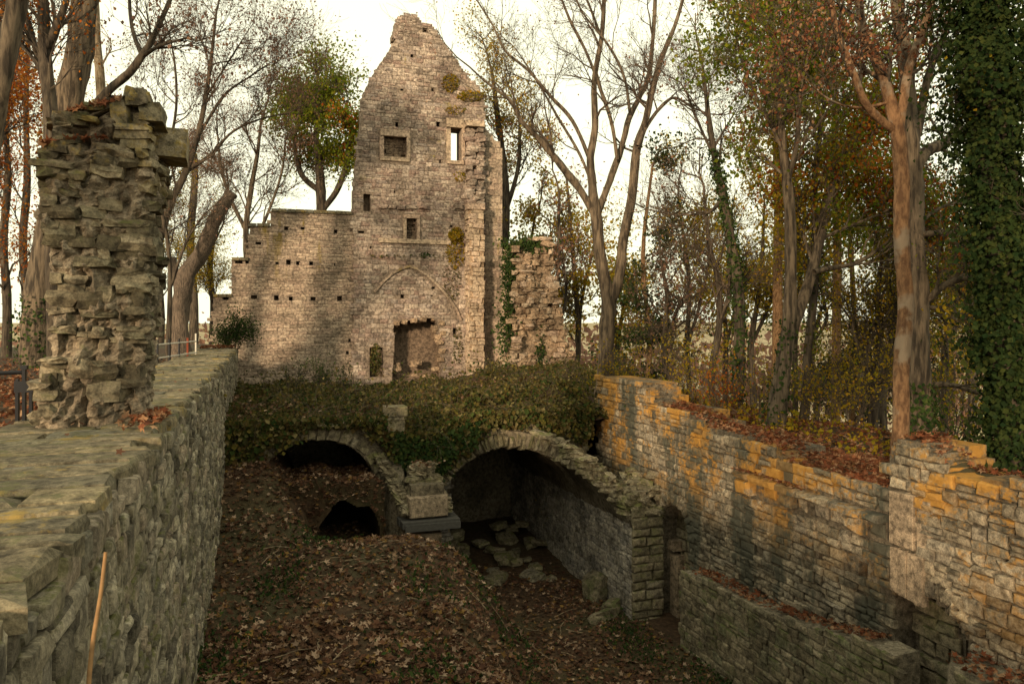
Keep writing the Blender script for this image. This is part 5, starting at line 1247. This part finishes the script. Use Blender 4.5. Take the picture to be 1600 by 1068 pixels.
x = rng.uniform(-.85, 9.5, n); y = rng.uniform(24.0, 35.5, n); z = bank_z(x, y) + rng.random(n) * (.1 + .8 * np.maximum(0, fbm(x * .8, y * .8, 83)))
link('ivy_cover', quad_leaves('dark_ivy_cover', np.stack([x, y, z], -1), rng, (.07, .15), None, 1, .9), M_cover, label='dark rank growth on the back of bank below the gable', cat='ivy', kind='stuff')
n = 6000
x = rng.uniform(11.8, 19, n); y = rng.uniform(9, 27, n); z = ground_z(x, y) + rng.random(n) ** 2 * (.15 + .8 * np.maximum(0, fbm(x * .6, y * .6, 87)))
link('undergrowth', quad_leaves('undergrowth', np.stack([x, y, z], -1), rng, (.06, .14), None, 1, .8), M_olive, label='olive and gold undergrowth below the trees behind right wall', cat='undergrowth', kind='stuff')
n = 6000
x = rng.uniform(10.0, 15, n); y = rng.uniform(22.2, 37, n); z = np.maximum(ground_z(x, y), np.where(x < 10.9, bank_z(x, y), -9)) + rng.random(n) * (.1 + .8 * np.maximum(0, fbm(x * .8, y * .8, 88)))
link('undergrowth', quad_leaves('brown_undergrowth', np.stack([x, y, z], -1), rng, (.07, .15), None, 1, .8), M_cover, label='brown green undergrowth around the many stemmed tree foot', cat='undergrowth', kind='stuff')
# low weeds on the floor
n = 5200
c = np.array([(1.2, 17.2), (3.2, 14), (.4, 15), (2.4, 10.5), (5.6, 16), (5.0, 14.5), (5.2, 12.5), (8.8, 16.8), (8.6, 15.5), (4.6, 16.5), (9.3, 13.5), (9.3, 11.5), (6.6, 13), (2.2, 18.9), (-.6, 12)])
i = rng.integers(len(c), size=n); xy = c[i] + rng.normal(size=(n, 2)) * np.array([.35, .7]); xy[:, 0] = np.clip(xy[:, 0], -.85, 9.55)
link('weeds', quad_leaves('weeds', np.column_stack([xy, ground_z(xy[:, 0], xy[:, 1]) + rng.random(n) * .16]), rng, (.05, .11), None, 1, .6), M_ivy, label='patches of low green weeds on the cellar floor', cat='weeds', kind='stuff')

# leaves caught in the bank, arching bramble stems
x = rng.uniform(-.8, 10, 3800); y = YF - .2 + rng.random(3800) ** 1.4 * 11; k = fbm(x * .8, y * .5, 95) > -.02
link('fallen_leaves', litter_mesh('bank_leaves', np.stack([x, y, bank_z(x, y) + .04 + rng.random(3800) * .22], -1)[k], rng, (.09, .19), .5), M_litter, label='brown fallen leaves caught in the ivy bank over vaults', cat='fallen leaves', kind='stuff')
G = Grow(rng, up=-.22, wig=.12)
for k in range(260):
    x, y = rng.uniform(-.6, 10), YF + rng.random() ** 1.5 * 11; G.branch(np.array([x, y, float(bank_z(x, y))]), np.array([rng.normal() * .6, rng.normal() * .5 - .3, 1.1]), rng.uniform(.6, 1.5), .008, 0, (3,))
g = Geo(); G.geo(g); link('bramble_stems', g.mesh('bramble_stems'), M_twig, label='arching dry bramble stems over the ivy bank', cat='brambles', kind='stuff')
E = np.concatenate(G.ends); E = E[rng.integers(len(E), size=3500)] + rng.normal(size=(3500, 3)) * .05
link('bramble_leaves', quad_leaves('bramble_leaves', E, rng, (.06, .13), None, 1, .8), M_cover, label='ragged bramble leaves rising above the ivy bank', cat='brambles', kind='stuff')
# fallen twigs on the floor
G = Grow(rng, up=0, wig=.3)
for k in range(90):
    x, y = rng.uniform(-.6, 8.8), rng.uniform(6, 18); t = rng.uniform(0, 6.28)
    p = np.array([x, y, float(ground_z(x, y)) + .07]); d = np.array([math.cos(t), math.sin(t), 0.05]); L_ = rng.uniform(.25, .9)
    q = np.stack([p + d * L_ * f + np.array([rng.normal() * .04, rng.normal() * .04, 0]) for f in (0, .35, .7, 1)]); q[:, 2] = ground_z(q[:, 0], q[:, 1]) + .07
    G.br.setdefault((4, 5), []).append((q, np.linspace(.011, .004, 4)))
g = Geo(); G.geo(g); link('fallen_twigs', g.mesh('fallen_twigs'), M_barkP, label='thin broken twigs scattered over the cellar floor leaves', cat='twigs', kind='stuff')
# shrubs
def shrub(name, label, x, y, zf, h, seed, leaf, n, stems=9, lsize=(.05, .10), spread=.12, bark=None, group=None, cat='shrub', up=.2):
    r = np.random.default_rng(seed); G = Grow(r, up=up, wig=.25); z0 = float(zf(x, y))
    root = thing(name, (x, y, z0), label, cat, group)
    for k in range(stems):
        d = np.array([r.normal() * .45, r.normal() * .45, 1.0]); G.branch(np.array([x + r.normal() * .1, y + r.normal() * .1, z0 - .05]), d, h * r.uniform(.6, 1.0), .014 * max(1, h / 1.5), 0, (6, 4))
    g = Geo(); G.geo(g); link('stems', g.mesh('shrub_stems'), bark or M_twig, root)
    E = np.concatenate(G.ends); P = E[r.integers(len(E), size=n)] + r.normal(size=(n, 3)) * spread; P[:, 2] = np.maximum(P[:, 2], z0)
    link('leaves', quad_leaves('shrub_leaves', P, r, lsize), leaf, root); return root
P = at_d(366, 540, 30.5); shrub('evergreen_bush', 'round dark green bush at far end of left wall', P[0], P[1], lambda a, b: 4.9, 1.1, 601, M_ivy, 2600, 14, (.06, .11), .14)
sh = [(775, 612, 32, .7, M_cover, 'tangled brown shrub at foot of the wall stub'), (890, 605, 28, 1.1, M_cover, 'twiggy brown shrub on right end of ivy bank'), (905, 600, 25.5, 1.9, M_olive, 'dry twiggy shrub left of the many stemmed tree'), (975, 610, 25, 1.7, M_olive, 'dry shrub at right foot of many stemmed tree'), (1010, 640, 21.5, 1.3, M_rust, 'red leaved low shrub on top of far right wall'), (1062, 650, 24, 2.6, M_olive, 'leafy olive shrub behind right wall near slim ivy trunk'), (1090, 660, 22, 2.2, M_olive, 'twiggy shrub behind right wall left of double trunk'), (1180, 680, 20.5, 2.0, M_olive, 'twiggy olive shrub just left of double trunk base'), (1285, 700, 19.5, 2.0, M_olive, 'olive shrub between slim trunk and mossy conifer'), (1332, 705, 18.5, 2.1, M_olive, 'yellow green shrub left of smooth beech foot'), (1500, 705, 17, 2.6, M_olive, 'golden green shrub between rough oak and ivy clad tree'), (1470, 700, 20, 2.8, M_green, 'green shrub right behind the rough oak'), (1240, 690, 24, 2.6, M_green, 'green shrub behind the double trunk'), (1135, 670, 21, 1.6, M_rust, 'reddish low shrub before slim ivy trunk')]
for i, (u, v, d, h, mt, lb) in enumerate(sh):
    P = at_d(u, v, d); shrub('shrub', lb, P[0], P[1], lambda a, b: max(float(ground_z(a, b)), float(bank_z(a, b)) if a < 10.2 and b > YF else -9), h * .75, 620 + i, mt, 420, 8, (.05, .11), .15)
for i, (u, v) in enumerate(((455, 590), (500, 600), (512, 590), (490, 595), (540, 610))):
    P = at_y(u, v, 29 + i * .6); shrub('tall_weed', ('leftmost tall weed', 'second tall weed', 'tallest weed', 'middle tall weed', 'rightmost tall weed')[i] + ' standing on bank before the wing wall', P[0], P[1], bank_z, 1.1, 650 + i, M_ivy, 160, 3, (.05, .10), .05, cat='weed', up=.5)

# far woods on the slopes beyond
rng = np.random.default_rng(680)
P = []
for k in range(420):
    u, d = rng.uniform(-60, 1650), rng.uniform(62, 130); q = at_d(u, 600, d); zb_ = float(ground_z(q[0], q[1])); top = rng.uniform(3.2, 5.9) + (.8 if u < 420 else 0)
    if u > 420 and u < 770: continue
    n = 34; hh = max(3, top - zb_) * .5
    c = np.array([q[0], q[1], top - hh * .6]); P.append(c + rng.normal(size=(n, 3)) * np.array([1.6, 1.6, hh * .33]))
link('distant_wood', quad_leaves('distant_wood', np.concatenate(P), rng, (.5, 1.1)), M_mauve, label='hazy far woodland low on the horizon beyond the trees', cat='woodland', kind='stuff')

# ------------------------------------------------------------------ small things
rng = np.random.default_rng(700)
def bar(p, q, r, sides=8):
    P = np.array([p, q], float)[None]; V, F = tube_batch(P, np.full((1, 2), r), sides); g = Geo(); g.add(V, F)
    for e, o in ((0, 1), (1, -1)): g.add(V[e * sides:(e + 1) * sides], [tuple(range(sides))[::-o]])
    return g
rl = thing('iron_railing', (-2.6, 7.2, 4.6), 'black iron railing post and handrail at left edge', 'railing')
P = at_d(38, 655, 7.7); x0, y0 = P[0], P[1]
for k, dx in enumerate((-.062, .0, .062)):
    g = Geo().box((x0 + dx - .014, y0 - .03, 4.5), (x0 + dx + .014, y0 + .03, 5.52 if k == 1 else 5.42)); link('post_bar', g.mesh('post_bar'), M_iron, rl)
link('post_cap', Geo().box((x0 - .03, y0 - .035, 5.521), (x0 + .03, y0 + .035, 5.56)).mesh('post_cap'), M_iron, rl)
link('bracket', Geo().box((x0 - .085, y0 - .034, 5.28), (x0 + .085, y0 - .031, 5.40)).mesh('bracket'), M_iron, rl)
link('handrail', bar((x0, y0, 5.49), (x0 - 2.2, y0 - .55, 5.47), .022).mesh('handrail'), M_iron, rl)
fb = thing('white_barrier', (-4, 22, 4.62), 'low white barred barrier with red posts behind left wall', 'barrier')
A, B = at_d(246, 545, 20), at_d(306, 530, 24)
for k, f in enumerate((0, .27, .52, .75, 1)):
    q = A + (B - A) * f; link('post', bar((q[0], q[1], 4.55), (q[0], q[1], 5.55 + (0 if k < 4 else .12)), .028).mesh('barrier_post'), M_white if k == 4 else M_redp if k == 3 else M_iron, fb)
for z_ in (5.05, 5.42): link('rail', bar((A[0], A[1], z_), (B[0], B[1], z_), .024).mesh('barrier_rail'), M_white, fb)
# dry cane leaning by the wall
C, r = px_path([(136, 1100, 3.6), (144, 1010, 3.4), (157, 930, 3.1), (165, 862, 2.6)], 2.6, .1)
C = np.concatenate([[[C[0, 0] - .05, C[0, 1] - .1, float(ground_z(C[0, 0], C[0, 1]))]], C]); r = np.concatenate([[r[0]], r])
V, F = tube_batch(C[None], r[None], 8); g = Geo(); g.add(V, F); g.add(V[-8:], [tuple(range(8))])
link('dry_cane', smooth(g.mesh('dry_cane')), M_cane, label='dry yellow cane standing in front of left wall', cat='cane')
for o in bpy.data.objects:
    if '_base' in o: del o['_base']
